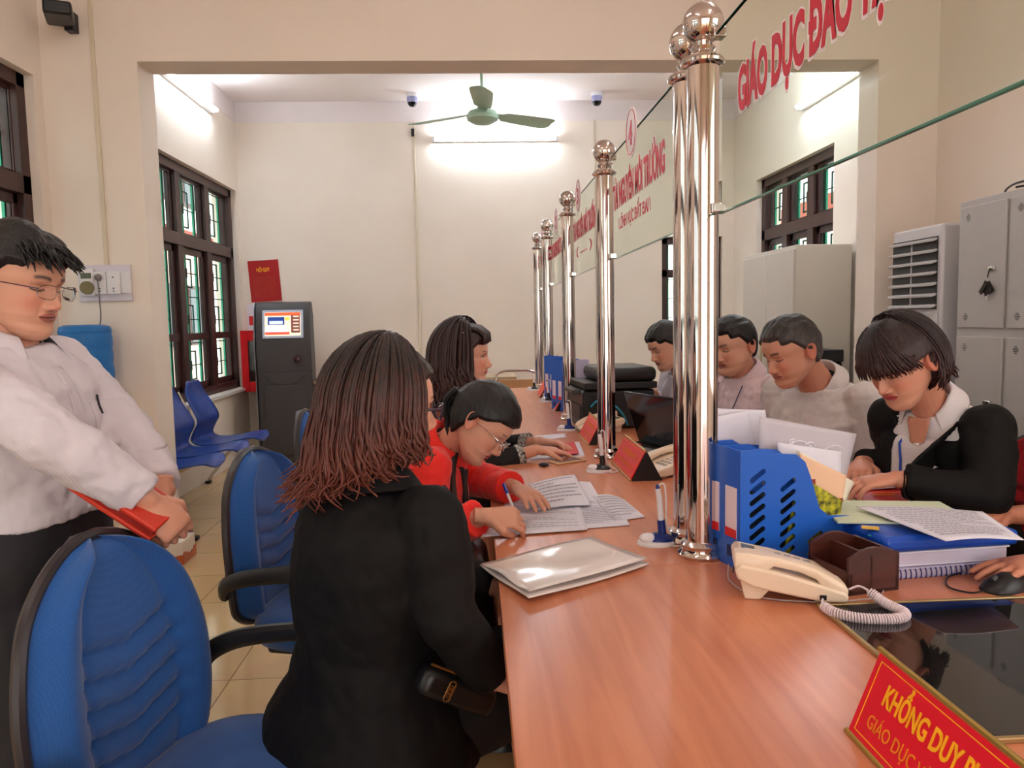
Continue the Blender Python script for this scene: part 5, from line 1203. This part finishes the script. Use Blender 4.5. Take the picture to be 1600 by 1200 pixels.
def glasses(fig, rim=True, m=None, half=False, zoff=0, w_=.024, h_=.015, tm=None, thin=.0011):
    hd = fig.head; m = m or chrome; o = None; g = MB(); y0 = .107
    gl = MB()
    for sg in (-1, 1):
        ring = []
        for k in range(28):
            a = 2 * pi * k / 28; ring.append(hd.W((sg * (.033 + w_ * (abs(cos(a)) ** .75) * (1 if cos(a) > 0 else -1)), y0 - .004 * abs(cos(a)) - .006 * (1 if sg * cos(a) * sg > 0 else 0) * abs(cos(a)), zoff - .004 + h_ * (abs(sin(a)) ** .75) * (1 if sin(a) > 0 else -1))))
        g.tube(ring, thin, 6, closed=True) if rim else None
        gl.add(ring, [tuple(range(28))])
    g.tube([hd.W((-.010, y0, zoff)), hd.W((0, y0 + .004, zoff + .003)), hd.W((.010, y0, zoff))], thin, 6)
    o = g.build('spectacle_frame', m, fig.body); q = gl.build('lenses', mat('lens_glass', (236, 240, 244), .02, trans=1, ior=1.03), o, smooth=False)
    t = MB()
    for sg in (-1, 1): t.tube([hd.W((sg * .057, y0 - .008, zoff + .002)), hd.W((sg * .073, y0 - .03, zoff + .003)), hd.W((sg * .078 * hd.wide, .02, zoff + .002)), hd.W((sg * .078 * hd.wide, -.01, zoff - .002)), hd.W((sg * .076, -.028, zoff - .03))], thin * 1.4, 6)
    t.build('temple_arm', tm or m, o)
SK_M = (210, 154, 128); SK_F = (216, 160, 134); SK_R = (208, 146, 120)
hair_b = hair_mat('black_hair', (22, 19, 20), (14, 12, 14), .2, -.3)

# ---------------------------------------------------------------- A: standing man
hd = Head(at(24, 441, 1.66), (1, -.16, -.22), (.12, 0, 1), 1.0, wide=.98)
nbA = at(12, 536, 1.67); pelA = at(52, 858, 1.66)
aR = dict(e=at(64, 676, 1.42), w=at(230, 782, 1.50), d=(.55, .15, -.70), n=(-.45, .6, -.5), side=1, curl=(1.0, 1.05, 1.1, 1.15), hs=.94, thumb=.7)
aL = dict(e=at(188, 668, 1.80), w=at(256, 766, 1.62), d=(.05, -.35, -.9), n=(-.75, -.4, -.1), side=-1, curl=(.7, .75, .8, .8), thumb=.7)
gx, gy = pelA.x, 1.66
A_ = Figure('standing man in glasses and pale striped shirt, hands crossed over a red folder', hd, nbA, pelA, (.985, -.17, 0), {'R': aR, 'L': aL},
            [V((gx + .02, gy - .1, .50)), V((gx + .04, gy + .12, .50))], [V((gx - .02, gy - .1, .085)), V((gx + .0, gy + .12, .085))], SK_M, vox=.003, hk=dict(brow=(34, 24, 22)), sw=.155)
shirtA = stripe_cloth('pale_striped_shirt', (212, 204, 210), (200, 194, 203), 90)
sh = A_.garment('shirt', shirtA, bot=.16, infl=.022, sl_r=(.066, .062, .056, .042), wrinkle=[(.09, .024), (.035, .010)], sleeve=.97)
A_.collar(shirtA, gap=.55)
cs = A_.caster(sh); A_.patch(cs, [(.012, -.05), (-.022, -.05), (-.022, -.45), (.012, -.45)], 'button_placket', shirtA, .002, .002)
A_.patch(cs, [(-.05, -.14), (-.15, -.14), (-.15, -.26), (-.05, -.26)], 'chest_pocket', shirtA, .002, .002)
pen = A_.patch(cs, [(-.08, -.125), (-.086, -.125), (-.086, -.175), (-.08, -.175)], 'pocket_pen', blackp, .006, .004, cuts=2)
A_.trousers(mat('charcoal_trousers', (34, 33, 38), .75, bump=(30, .3)), waist=.185, infl=.016)
hb = hd.hair_shell(short_mask(front=.055, fringe=.0, side=.0, nape=-.07), thick=.017, amp=.010, freq=45); tuft = hb
rnd = random.Random(3)
for k in range(150):
    a = rnd.uniform(-1.1, 1.1); th = rnd.uniform(.75, 1.1); p0 = V((sin(a) * sin(th) * .082, cos(a) * sin(th) * .095, cos(th) * .125)); L = rnd.uniform(.022, .045)
    d1 = V((sin(a) * .4 + rnd.uniform(-.4, .4), .9, -.15 + rnd.uniform(-.2, .25))).normalized(); p0 = p0 * 1.03
    tuft.tube([hd.W(p0 - d1 * .02), hd.W(p0 + d1 * L * .4 + V((0, 0, .004))), hd.W(p0 + d1 * L * .8 - V((0, 0, .004))), hd.W(p0 + d1 * L * 1.1 - V((0, 0, .014)))], [.004, .0035, .0025, .0008], 5)
hb.build('hair', hair_b, A_.body, sharp=180)
glasses(A_, rim=True, m=chrome, tm=mat('dark_temple', (60, 40, 60), .3, .4), thin=.0008)
A_.finish((gx, gy, 0))
# folder he holds
fA, fB = at(116, 748, 1.47), at(243, 832, 1.47); c = (fA + fB) / 2; dx_ = (fB - fA); Lf = dx_.length; dx_.normalize(); wd_v = V((.2, .95, .2)); nz_ = dx_.cross(wd_v).normalized(); nz_ = -nz_ if nz_.z < 0 else nz_; c = c + wd_v * .035 - nz_ * .012; R_ = Matrix((dx_, nz_.cross(dx_), nz_)).transposed()
t = thing('document_folder', 'thick orange red document folder held by the standing man', 'folder', c); om = mat('orange_red_vinyl', (200, 52, 30), .4, bump=(12, .2))
MB().box(V((0, 0, 0)), (Lf, .10, .010), R_).build('front_cover', om, t, bevel=.003)
MB().box(nz_ * .026 , (Lf, .10, .010), R_).build('back_cover', om, t, bevel=.003)
MB().box(nz_ * .013, (Lf * .97, .09, .018), R_).build('contents', mat('dark_red_lining', (150, 34, 24), .6), t)
MB().box(R_ @ V((0, .05, .0)) + nz_ * .013, (Lf, .008, .034), R_).build('spine', om, t, bevel=.003)

# ---------------------------------------------------------------- B: woman in black blazer, back to the camera
BF = V((.72, .69, 0)).normalized()
hd = Head(at(603, 634, 1.50), (.93, .38, -.12), (0, 0, 1), 1.0)
nbB = at(588, 752, 1.47); pelB = at(575, 1125, 1.50)
eR = at(698, 960, 1.34); wR = at(770, 1062, 1.40)
aR = dict(e=eR, w=wR, d=(.75, .5, -.45), n=(-.1, .2, -1), side=1, curl=(.5, .5, .5, .5))
aL = dict(e=V((nbB.x + .0, nbB.y + .32, .76)), w=V((nbB.x + .24, nbB.y + .22, .70)), d=(.7, -.5, -.2), n=(0, 0, -1), side=-1)
kb = V((BF.x, BF.y, 0))
B_ = Figure('woman with long auburn hair and black blazer sitting with her back to the camera', hd, nbB, pelB, BF, {'R': aR, 'L': aL},
            [pelB + V((.38, .10, .0)), pelB + V((.34, .30, .0))], [V((pelB.x + .40, pelB.y + .10, .085)), V((pelB.x + .36, pelB.y + .32, .085))], SK_F, fem=True, vox=.0035, hk=dict(female=True), lean=.02)
blk = mat('black_suiting', (16, 14, 15), .72, spec=.25, bump=(14, .35, (1, 1, 1), .01))
jk = B_.garment('blazer', blk, top=1.02, infl=.026, flare=.16, sl_r=(.068, .060, .054, .045), wrinkle=[(.12, .020), (.05, .006)], sleeve=.98)
B_.collar(blk, gap=.9, fall=.05, h=.03, r0=.062)
B_.trousers(mat('black_skirt_cloth', (14, 13, 14), .7), 'skirt', skirt=True)
hm = hair_mat('auburn_hair', (34, 24, 22), (122, 58, 42), 1.25, .90)
shl = hd.hair_shell(lambda p, a: smoothstep(-.004, .004, p[2] - interp(p[1], [.0, .012, .05, .09], [-.12, .02, .055, .068])), thick=.014, amp=.003)
hair = shl
def spB(r):
    ph = r.uniform(-pi * .42, pi * 1.42); ph = ph if abs(cos(ph)) < 2 else ph
    ph = r.uniform(.35 * pi, 1.65 * pi); back = -cos(ph)
    side = sin(ph) > 0
    return dict(phi=ph, th0=r.uniform(.05, .5), th1=1.55 + r.uniform(0, .2), len=(.095 + .10 * max(0, back)) * r.uniform(.82, 1.12), flare=.10 + .07 * max(0, back), curl=r.choice((-1.6, -.6, 1.1)) * r.uniform(.4, 1), wave=.010, up=r.choice((0, 0, .5)) if sin(ph) > 0 else 0, freq=r.uniform(1, 1.8), swirl=r.uniform(-.5, .5), lay=r.uniform(.0, .028), rs=r.uniform(.7, 1.5))
strands(hair, hd, 1000, spB, 5, .0031)
hair.build('hair', hm, B_.body, sharp=180)
glasses(B_, tm=mat('purple_frame', (52, 24, 48), .25), m=mat('purple_frame', (52, 24, 48), .25), thin=.0020, w_=.025, h_=.017)
hairB = [o for o in COL.objects if o.parent == B_.body and o.name.startswith('hair')][0]
B_.finish((pelB.x, pelB.y, 0))
t = thing('clutch_bag', 'black clutch bag with gold clasp under the arm of the black blazer woman', 'bag', at(712, 1078, 1.36)); R_ = Matrix.Rotation(radians(28), 3, 'Z') @ Matrix.Rotation(radians(32), 3, 'Y')
MB().box((0, 0, 0), (.17, .05, .055), R_).build('bag_body', mat('black_leather', (20, 19, 20), .35), t, bevel=.016, sharp=60)
MB().tube([R_ @ V((-.08, -.01, .03)), R_ @ V((.08, -.01, .03))], .003, 6).build('zip', mat('dull_gold', (150, 110, 60), .3, .8), t)
mb = MB()
for k in range(4): mb.tube([R_ @ V((-.03 + .007 * cos(a), -.028 + .0 * k, .012 - .008 * k + .007 * sin(a))) for a in (2 * pi * j / 14 for j in range(14))], .0016, 6, closed=True)
mb.build('gold_clasp', mat('dull_gold', (150, 110, 60), .3, .8), t)

# ---------------------------------------------------------------- C: woman in red jacket
hd = Head(at(752, 660, 2.19), (.66, -.22, -.66), (.7, 0, .75), .97)
nbC = at(702, 694, 2.27); pelC = V((-.37, 2.34, .53)); CF = V((1, -.12, 0)).normalized()
z0 = DT + .028
wRc = at(757, 806, Z=z0 + .03)
aR = dict(e=at(668, 838, 2.06), w=wRc, d=(.95, .05, -.10), n=(-.0, .55, -.8), side=-1, curl=(.75, .8, .85, .9), thumb=.95)
wLc = at(806, 762, Z=z0 + .03)
aL = dict(e=at(745, 748, 2.50), w=wLc, d=(.45, -.85, -.10), n=(0, -.1, -1), side=1, curl=(.25, .25, .3, .3), thumb=.4)
C_ = Figure('woman in a red jacket bending over the counter and writing on a form', hd, nbC, pelC, CF, {'R': aR, 'L': aL}, [V((-.10, 2.24, .52)), V((-.10, 2.44, .52))], [V((-.06, 2.24, .085)), V((-.06, 2.46, .085))], SK_F, fem=True, vox=.003, hk=dict(female=True), lean=-.03)
redj = mat('scarlet_wool', (236, 46, 38), .7, spec=.25, sheen=.2, bump=(12, .3, (1, 1, 1), .01))
jk = C_.garment('jacket', redj, infl=.022, flare=.1, sl_r=(.066, .060, .056, .050), wrinkle=[(.10, .018), (.04, .006)], sleeve=.90)
cs = C_.caster(jk, fdir=(C_.f2 * .8 - C_.rt * -.25))
C_.patch(cs, [(-.035, -.02), (.035, -.02), (.03, -.16), (0, -.24), (-.03, -.16)], 'black_top', mat('black_knit', (24, 20, 22), .8), .003, .004)
C_.collar(redj, 'wide_collar', gap=.45, h=.030, fall=.085, r0=.060, point=.055, spread=1.12)
C_.trousers(mat('black_trousers', (24, 23, 25), .8))
hb = hd.hair_shell(lambda p, a: smoothstep(-.004, .006, p[2] - interp(p[1], [-.04, -.02, .0, .02, .05, .09], [-.09, -.02, .012, .020, .045, .055])), thick=.016, amp=.003)
def spC(r): return dict(phi=r.uniform(.62 * pi, 1.38 * pi), th0=.5, th1=1.5, len=r.uniform(.07, .12), flare=0, curl=-.3, wave=.004, lay=r.uniform(0, .008), rs=1.3)
for k in range(130):                              # combed back into a pony tail at the nape
    a = random.uniform(-1.7, 1.7); pts = []
    for j in range(12):
        q = j / 11; th = 1.05 * (1 - q) + 0.2 * q; tt = q
        x = sin(a) * .086 * (1 - tt ** 1.6) ; y = .088 * cos(a * .6) * (1 - 2.15 * tt) + 0; zz = .108 * sin(pi * (.18 + .55 * tt)) * (1.02 - .05 * abs(sin(a)) * 0) - .02 * tt
        d = V((x, y / 1.0, zz)); nrm_ = sqrt((x / .085) ** 2 + ((y + .005) / .105) ** 2 + (zz / .122) ** 2); pts.append(hd.W(d / max(nrm_, .3) * 1.06))
    hb.tube(pts, .0042, 6, flat=.5)
strands(hb, hd, 60, lambda r: dict(phi=pi + r.uniform(-.35, .35), th0=1.4, th1=1.75, len=r.uniform(.10, .15), flare=-.1, curl=-.1, wave=.006, lay=r.uniform(0, .02)), 9, .004)
hb.build('hair', hair_b, C_.body, sharp=180)
hcl = MB(); hcl.ball(hd.W((-.055, -.085, .03)), .009, 12); hcl.tube([hd.W((-.07, -.075, .02)), hd.W((-.045, -.095, .045))], .004, 6); hcl.build('silver_hair_clip', chrome, C_.body)
glasses(C_, m=chrome, thin=.0012)
C_.finish((-.37, 2.34, 0))
t = thing('pen', 'blue and white pen in the hand of the woman in red', 'pen', at(799, 790, Z=z0 + .02)); pb, pt = at(803, 797, Z=z0 + .0) - t.location, at(787, 757, 2.22) - t.location
MB().tube([pb.lerp(pt, .1), pb.lerp(pt, .6)], .0045, 10).build('barrel', white_p, t); MB().tube([pb.lerp(pt, .6), pb.lerp(pt, 1.0)], .005, 10).build('blue_cap', mat('pen_blue', (40, 70, 190), .3), t); MB().tube([pb, pb.lerp(pt, .1)], [.001, .004], 8).build('tip', chrome, t)
# her handbag
hbm = mat('dark_brown_leather', (40, 26, 26), .38, bump=(60, .2))
t = thing('handbag', 'dark brown leather handbag with looped handles between the two near women', 'bag', (-.045, 1.93, .50)); 
MB().box((0, 0, .10), (.16, .24, .24), Matrix.Rotation(radians(-8), 3, 'Y')).build('bag_body', hbm, t, bevel=.035, sharp=60, seg=4)
for s in (-1, 1): MB().tube(bez([(s * .05 - .02, -.08, .20), (s * .04 - .05, -.08, .30), (s * .03 - .07, -.03, .375), (s * .03 - .07, .03, .375), (s * .04 - .05, .08, .30), (s * .05 - .02, .08, .20)], 8), .0075, 10).build('handle', hbm, t)
MB().tube([V((.088, -.03 + .014 * cos(a), .15 + .014 * sin(a))) for a in (2 * pi * j / 16 for j in range(16))], .0025, 6, closed=True).build('ring', chrome, t)
st = MB(); st.tube(bez([at(712, 640 + 60, 2.22) - t.location, at(706, 745, 2.14) - t.location, at(712, 800, 2.06) - t.location, V((-.0, .0, .20))], 8), .011, 8, flat=.3); st.build('shoulder_strap', hbm, t)

# ---------------------------------------------------------------- D: woman in black with curled hair
hd = Head(at(727, 557, 3.05), (1, -.16, -.04), (0, 0, 1), 1.0)
nbD = at(716, 625, 3.08); pelD = V((-.36, 3.16, .53)); DF = V((1, -.12, 0)).normalized(); zd = DT + .045
aR = dict(e=at(735, 735, 2.92), w=at(838, 703, Z=zd), d=(1, .05, -.05), n=(0, 0, -1), side=-1, curl=(.2, .35, .4, .4), thumb=.3)
aL = dict(e=at(760, 700, 3.35), w=at(845, 690, Z=zd), d=(.9, -.35, -.05), n=(0, -.2, -1), side=1, curl=(.3, .35, .4, .4), thumb=.3)
D_ = Figure('woman in black with long curled brown hair sitting upright at the counter', hd, nbD, pelD, DF, {'R': aR, 'L': aL}, [V((.02, 3.06, .52)), V((.02, 3.28, .52))], [V((.05, 3.06, .085)), V((.05, 3.28, .085))], SK_F, fem=True, vox=.004, hk=dict(female=True, eyes='open'))
bd_ = mat('black_dress_cloth', (22, 20, 22), .8)
jk = D_.garment('black_top', bd_, infl=.016, sleeve=.72, sl_r=(.060, .054, .048, .044))
pat = mat('black_white_braid', (200, 196, 190), .8, var=(90, (16, 14, 16)))
D_.collar(pat, 'patterned_neckline', gap=.3, h=.012, fall=.06, r0=.062, point=.06, spread=1.0)
for k in 'RL':
    a = D_.arms[k]; p = a['e'].lerp(a['w'], .70); q = a['e'].lerp(a['w'], .80); MB().tube([p, q], [.046, .045], 16).build('patterned_cuff', pat, D_.body)
D_.trousers(bd_, 'skirt', skirt=True)
hmD = hair_mat('dark_brown_hair', (38, 24, 24), (66, 36, 34), 1.35, .95)
hb = hd.hair_shell(lambda p, a: smoothstep(.046, .062, p[2] + max(0, .06 - p[1]) * 1.1) if p[1] > .005 else 1.0, thick=.022, amp=.003)
def spD(r):
    ph = r.uniform(.36 * pi, 1.64 * pi)
    return dict(phi=ph, th0=r.uniform(.1, .6), th1=1.6, len=r.uniform(.13, .22), flare=.10, curl=r.uniform(-.8, .4), wave=.016, freq=r.uniform(1.5, 2.5), lay=r.uniform(.005, .045), rs=r.uniform(1, 1.7))
strands(hb, hd, 420, spD, 8, .0042)
for k in range(34):                               # swept up fringe
    x = -.058 + .116 * k / 33; q = 1 - (x / .075) ** 2; hb.tube([hd.W((x, -.04, .100 + .022 * q)), hd.W((x, .02, .108 + .022 * q)), hd.W((x, .06, .100 + .020 * q)), hd.W((x, .082 + .008 * q, .084 + .012 * q)), hd.W((x, .086 + .008 * q, .066)), hd.W((x * 1.05, .078, .052))], [.006, .008, .010, .011, .009, .003], 8)
hb.build('hair', hmD, D_.body, sharp=180)
cl = MB()
for k in range(6): a = 2 * pi * k / 6; cl.ball(hd.W((.083 + .005, -.01 + .010 * cos(a), .085 + .010 * sin(a))), .005, 8)
for k in range(6): a = 2 * pi * k / 6; cl.ball(hd.W((.07 + .02, .0 + .010 * cos(a), .088 + .010 * sin(a))), .0055, 8)
cl.build('jewelled_hair_clip', mat('pink_crystal', (236, 200, 190), .15, .3), D_.body)
D_.finish((pelD.x, pelD.y, 0))

# ---------------------------------------------------------------- seated staff on the right
def lanyard(fig, cast, m, d=.33, sp=.05, tag_=True):
    mb = MB()
    for s in (-1, 1):
        pts = [cast(s * sp * (1 - k / 14), -.03 - d * k / 14, .012) for k in range(15)]; pts = [p for p in pts if p is not None]
        if len(pts) > 2: mb.tube(pts, .004, 6, flat=.45)
    o = mb.build('lanyard', m, fig.body)
    return o
# E woman in black blazer with fringe
hd = Head(at(1408, 566, 1.99), (-.86, -.30, -.50), (-.35, .0, 1), 1.0)
nbE = at(1457, 634, 2.05); pelE = V((nbE.x + .20, 2.16, .54)); EF = V((-.92, -.4, 0)).normalized(); zh = DT + .10
aL = dict(e=at(1545, 775, 1.82), w=at(1400, 748, Z=zh + .03), d=(-.95, .12, -.12), n=(0, .1, -1), side=-1, curl=(.35, .4, .45, .5), thumb=.5)
aR = dict(e=at(1410, 730, 2.35), w=at(1346, 724, Z=zh + .02), d=(-.5, -.8, -.1), n=(0, -.1, -1), side=1, curl=(.4, .45, .5, .5), thumb=.5)
E_ = Figure('woman with short brown hair and fringe in a black blazer, reading papers behind the counter', hd, nbE, pelE, EF, {'R': aR, 'L': aL}, [pelE + V((-.36, .02, -.02)), pelE + V((-.34, -.18, -.02))], [V((pelE.x - .34, pelE.y + .04, .085)), V((pelE.x - .32, pelE.y - .16, .085))], (214, 150, 124), fem=True, vox=.003, hk=dict(female=True), sw=.148)
jk = E_.garment('blazer', blk, top=.92, infl=.022, sl_r=(.066, .058, .052, .044), wrinkle=[(.12, .016), (.05, .005)], sleeve=.93)
wsh = mat('white_blouse', (226, 218, 220), .6, bump=(20, .3, (1, 1, 1), .006)); cs = E_.caster(jk)
_a = E_.arms; E_.arms = {}; bl_ = E_.garment('blouse', wsh, infl=.012, top=1.0, wrinkle=[(.05, .004)]); E_.arms = _a
E_.patch(cs, [(-.055, .01), (.055, .01), (.08, -.10), (.055, -.24), (.0, -.36), (-.055, -.24), (-.075, -.10)], 'white_blouse', wsh, .004, .004, cuts=5)
skp = E_.patch(E_.caster(bl_), [(-.042, .035), (.042, .035), (.034, -.02), (.018, -.09), (0, -.15), (-.018, -.09), (-.034, -.02)], 'bare_neckline', mat('skin_plain', (206, 140, 114), .5), .010, .002)
E_.collar(wsh, gap=.75, h=.04, fall=.045, r0=.056, point=.035)
for s in (-1, 1): E_.patch(cs, [(s * .055, .015), (s * .085, .0), (s * .115, -.10), (s * .10, -.13), (s * .118, -.15), (s * .03, -.34), (s * .0, -.38), (s * .055, -.24), (s * .075, -.10)], 'lapel', blk, .010, .003, cuts=5)
lanyard(E_, E_.caster([o for o in COL.objects if o.parent == E_.body and o.name.startswith('white_blouse')][0]) if 0 else E_.caster(jk), mat('blue_lanyard', (36, 74, 178), .5), d=.30, sp=.055)
nk = MB(); nk.tube([p for p in (cs(.05 * cos(a), -.02 + .05 * sin(a), .013) for a in np.linspace(pi, 2 * pi, 12)) if p is not None], .0013, 5); nk.build('necklace', chrome, E_.body)
E_.trousers(mat('black_trousers', (24, 23, 25)))
hmE = hair_mat('maroon_brown_hair', (30, 20, 20), (72, 36, 34), 1.3, 1.0)
hb = hd.hair_shell(lambda p, a: 1.0 if (p[2] > .03 and p[1] > .03) or (p[1] <= .03 and p[1] > -.01 and p[2] > .012) or p[1] <= -.012 else 0, thick=.018, amp=.003)
def spE(r):
    ph = r.uniform(.56 * pi, 1.44 * pi)
    return dict(phi=ph, th0=r.uniform(.1, .5), th1=1.6, len=r.uniform(.055, .10), flare=.12, curl=r.uniform(.1, .8) if abs(ph - pi) < .9 else -.3, wave=.004, lay=r.uniform(.005, .022), rs=r.uniform(1, 1.5))
strands(hb, hd, 300, spE, 8, .0042)
rnd = random.Random(4)
for k in range(230):                              # fringe falling over the brows
    a = rnd.uniform(-1.35, 1.35); pts = []
    for j in range(8):
        th = .35 + (1.43 + .10 * abs(a) - .35 + rnd.uniform(-.05, .06)) * j / 7; lay = .012 + .004 * (k % 3) + (.006 if j > 5 else 0)
        pts.append(hd.W((sin(a * (.5 + .5 * j / 7)) * sin(th) * (.080 + lay), cos(a * (.5 + .5 * j / 7)) * sin(th) * (.094 + lay), cos(th) * (.119 + lay))))
    hb.tube(pts, [.0042] * 6 + [.003, .001], 6, flat=.5)
hb.build('hair', hmE, E_.body, sharp=180)
E_.finish((pelE.x, pelE.y, 0))

# F striped shirt man
hd = Head(at(1236, 549, 2.72), (-.90, -.22, -.36), (-.25, 0, 1), 1.06, wide=1.06, jaw=1.1)
nbF = at(1280, 598, 2.79); pelF = V((nbF.x + .10, 2.88, .54)); FF = V((-.9, -.44, 0)).normalized()
aL = dict(e=at(1372, 735, 2.60), w=at(1300, 765, 2.45), d=(-1, .1, -.1), n=(0, 0, -1), side=-1)
aR = dict(e=at(1245, 720, 3.02), w=at(1210, 745, 2.8), d=(-.8, -.5, -.1), n=(0, 0, -1), side=1)
F_ = Figure('grey haired man in a pale striped shirt looking down behind the counter', hd, nbF, pelF, FF, {'R': aR, 'L': aL}, [pelF + V((-.40, .05, -.02)), pelF + V((-.40, -.17, -.02))], [V((pelF.x - .38, pelF.y + .05, .085)), V((pelF.x - .38, pelF.y - .17, .085))], SK_R, vox=.0035, hk=dict(brow=(40, 30, 28)), sc=1.08)
shF = stripe_cloth('cream_striped_shirt', (214, 205, 204), (205, 196, 197), 90)
g = F_.garment('shirt', shF, infl=.018, sl_r=(.070, .062, .054, .044), wrinkle=[(.10, .022), (.04, .008)]); F_.collar(shF, gap=.5, r0=.070); cs = F_.caster(g)
F_.patch(cs, [(.012, -.05), (-.022, -.05), (-.022, -.42), (.012, -.42)], 'button_placket', shF, .002, .002); F_.trousers(mat('charcoal_trousers', (34, 33, 38)))
hd.hair_shell(short_mask(front=.060, side=.0, nape=-.065), thick=.012, amp=.006, freq=70).build('hair', hair_mat('greying_hair', (30, 26, 26), (96, 86, 82), 1.30, 1.12), F_.body, sharp=180)
F_.finish((pelF.x, pelF.y, 0))
# G man with lanyard
hd = Head(at(1144, 541, 3.22), (-.84, -.5, -.22), (-.12, 0, 1), 1.04, wide=1.08, jaw=1.12)
nbG = at(1160, 582, 3.27); pelG = V((nbG.x + .08, 3.34, .54)); GF = V((-.86, -.5, 0)).normalized()
aL = dict(e=at(1215, 680, 3.1), w=at(1150, 690, 2.95), d=(-1, .1, -.1), n=(0, 0, -1), side=-1)
aR = dict(e=at(1120, 670, 3.5), w=at(1095, 685, 3.2), d=(-.8, -.5, -.1), n=(0, 0, -1), side=1)
G_ = Figure('man in a pink shirt with a dark lanyard, half hidden by the nearest steel post', hd, nbG, pelG, GF, {'R': aR, 'L': aL}, [pelG + V((-.40, .05, -.02)), pelG + V((-.40, -.17, -.02))], [V((pelG.x - .38, pelG.y + .05, .085)), V((pelG.x - .38, pelG.y - .17, .085))], SK_M, vox=.004, sc=1.05)
shG = mat('pale_pink_shirt', (222, 198, 204), .8, spec=.2, bump=(16, .5, (1, 1, 1), .01)); g = G_.garment('shirt', shG, infl=.016); G_.collar(shG, gap=.5, r0=.066); cs = G_.caster(g); lanyard(G_, cs, mat('navy_lanyard', (30, 40, 90), .5), d=.30, sp=.07)
G_.trousers(mat('charcoal_trousers', (34, 33, 38)))
hd.hair_shell(short_mask(front=.060, side=.0, nape=-.065), thick=.014, amp=.005, freq=60).build('hair', hair_b, G_.body, sharp=180); G_.finish((pelG.x, pelG.y, 0))
# H young man
hd = Head(at(1042, 541, 3.92), (-.92, -.25, -.38), (-.25, 0, 1), 1.03)
nbH = at(1068, 578, 3.98); pelH = V((nbH.x + .14, 4.05, .54)); HF = V((-.95, -.2, 0)).normalized()
aL = dict(e=at(1085, 655, 3.75), w=at(1052, 640, Y=3.55), d=(-.7, -.5, .2), n=(.1, .2, -1), side=-1, curl=(.8, .8, .8, .8))
aR = dict(e=at(1040, 640, 4.15), w=at(1018, 612, 4.1), d=(-1, -.1, .1), n=(0, 0, -1), side=1)
H_ = Figure('young man in a white shirt looking down at the far side of the staff row', hd, nbH, pelH, HF, {'R': aR, 'L': aL}, [pelH + V((-.40, .10, -.02)), pelH + V((-.40, -.12, -.02))], [V((pelH.x - .38, pelH.y + .10, .085)), V((pelH.x - .38, pelH.y - .12, .085))], SK_M, vox=.004)
shH = mat('white_shirt_cloth', (218, 212, 222), .8, spec=.2, bump=(16, .5, (1, 1, 1), .01)); g = H_.garment('shirt', shH, infl=.014, sleeve=.8); H_.collar(shH, gap=.5); H_.trousers(mat('charcoal_trousers', (34, 33, 38)))
hd.hair_shell(short_mask(front=.052, side=-.002, nape=-.07), thick=.018, amp=.006, freq=50).build('hair', hair_b, H_.body, sharp=180); H_.finish((pelH.x, pelH.y, 0))
sheet('held_papers', 'folded papers held by the young man in white', 'paper', [at(1030, 622, 3.6), at(1062, 626, 3.6), at(1062, 634, 3.45), at(1032, 632, 3.45)], paper, .006)
# I person using the mouse, body outside the frame
hd = Head(V((1.72, 1.50, 1.17)), (-.95, -.1, -.2), (0, 0, 1), 1.0)
wI = V((1.185, 1.475, DT + .040)); aL = dict(e=V((1.50, 1.38, .80)), w=wI, d=(-1, -.10, -.03), n=(0, 0, -1), side=-1, curl=(.18, .22, .25, .3), thumb=.5, spread=.09)
aR = dict(e=V((1.60, 1.78, .80)), w=V((1.35, 1.80, .80)), d=(-1, 0, 0), n=(0, 0, -1), side=1)
I_ = Figure('person past the right edge whose hand rests on the black mouse', hd, V((1.76, 1.52, 1.03)), V((1.80, 1.52, .54)), (-1, 0, 0), {'L': aL, 'R': aR}, [V((1.40, 1.62, .52)), V((1.40, 1.42, .52))], [V((1.42, 1.62, .085)), V((1.42, 1.42, .085))], (208, 140, 112), fem=True, vox=.003)
I_.garment('blazer', blk, infl=.02, sleeve=.80); I_.trousers(mat('black_trousers', (24, 23, 25)))
hd.hair_shell(lambda p, a: 1.0 if p[2] > .05 or p[1] < .01 else 0, thick=.016).build('hair', hair_b, I_.body, sharp=180); I_.finish((1.8, 1.52, 0))
for (x, y, d, l) in ((1.50, 2.12, 196, 'red office chair of the woman in the black blazer with fringe'), (1.44, 2.92, 200, 'red office chair behind the man in the striped shirt'), (1.40, 3.42, 196, 'red office chair of the man with the lanyard'), (1.42, 4.06, 186, 'red office chair of the young man in white'), (1.82, 1.44, 180, 'red office chair just past the right edge of the picture')):
    c_ = copy_tree(ch0, label=l, loc=(x, y, 0), rz=radians(d)); c_['group'] = 'red fabric office chairs'
    for q in COL.objects:
        if q.parent == c_ and q.name.split('.')[0] in ('backrest', 'seat'):
            q.data = q.data.copy(); q.data.materials[0] = red_fab
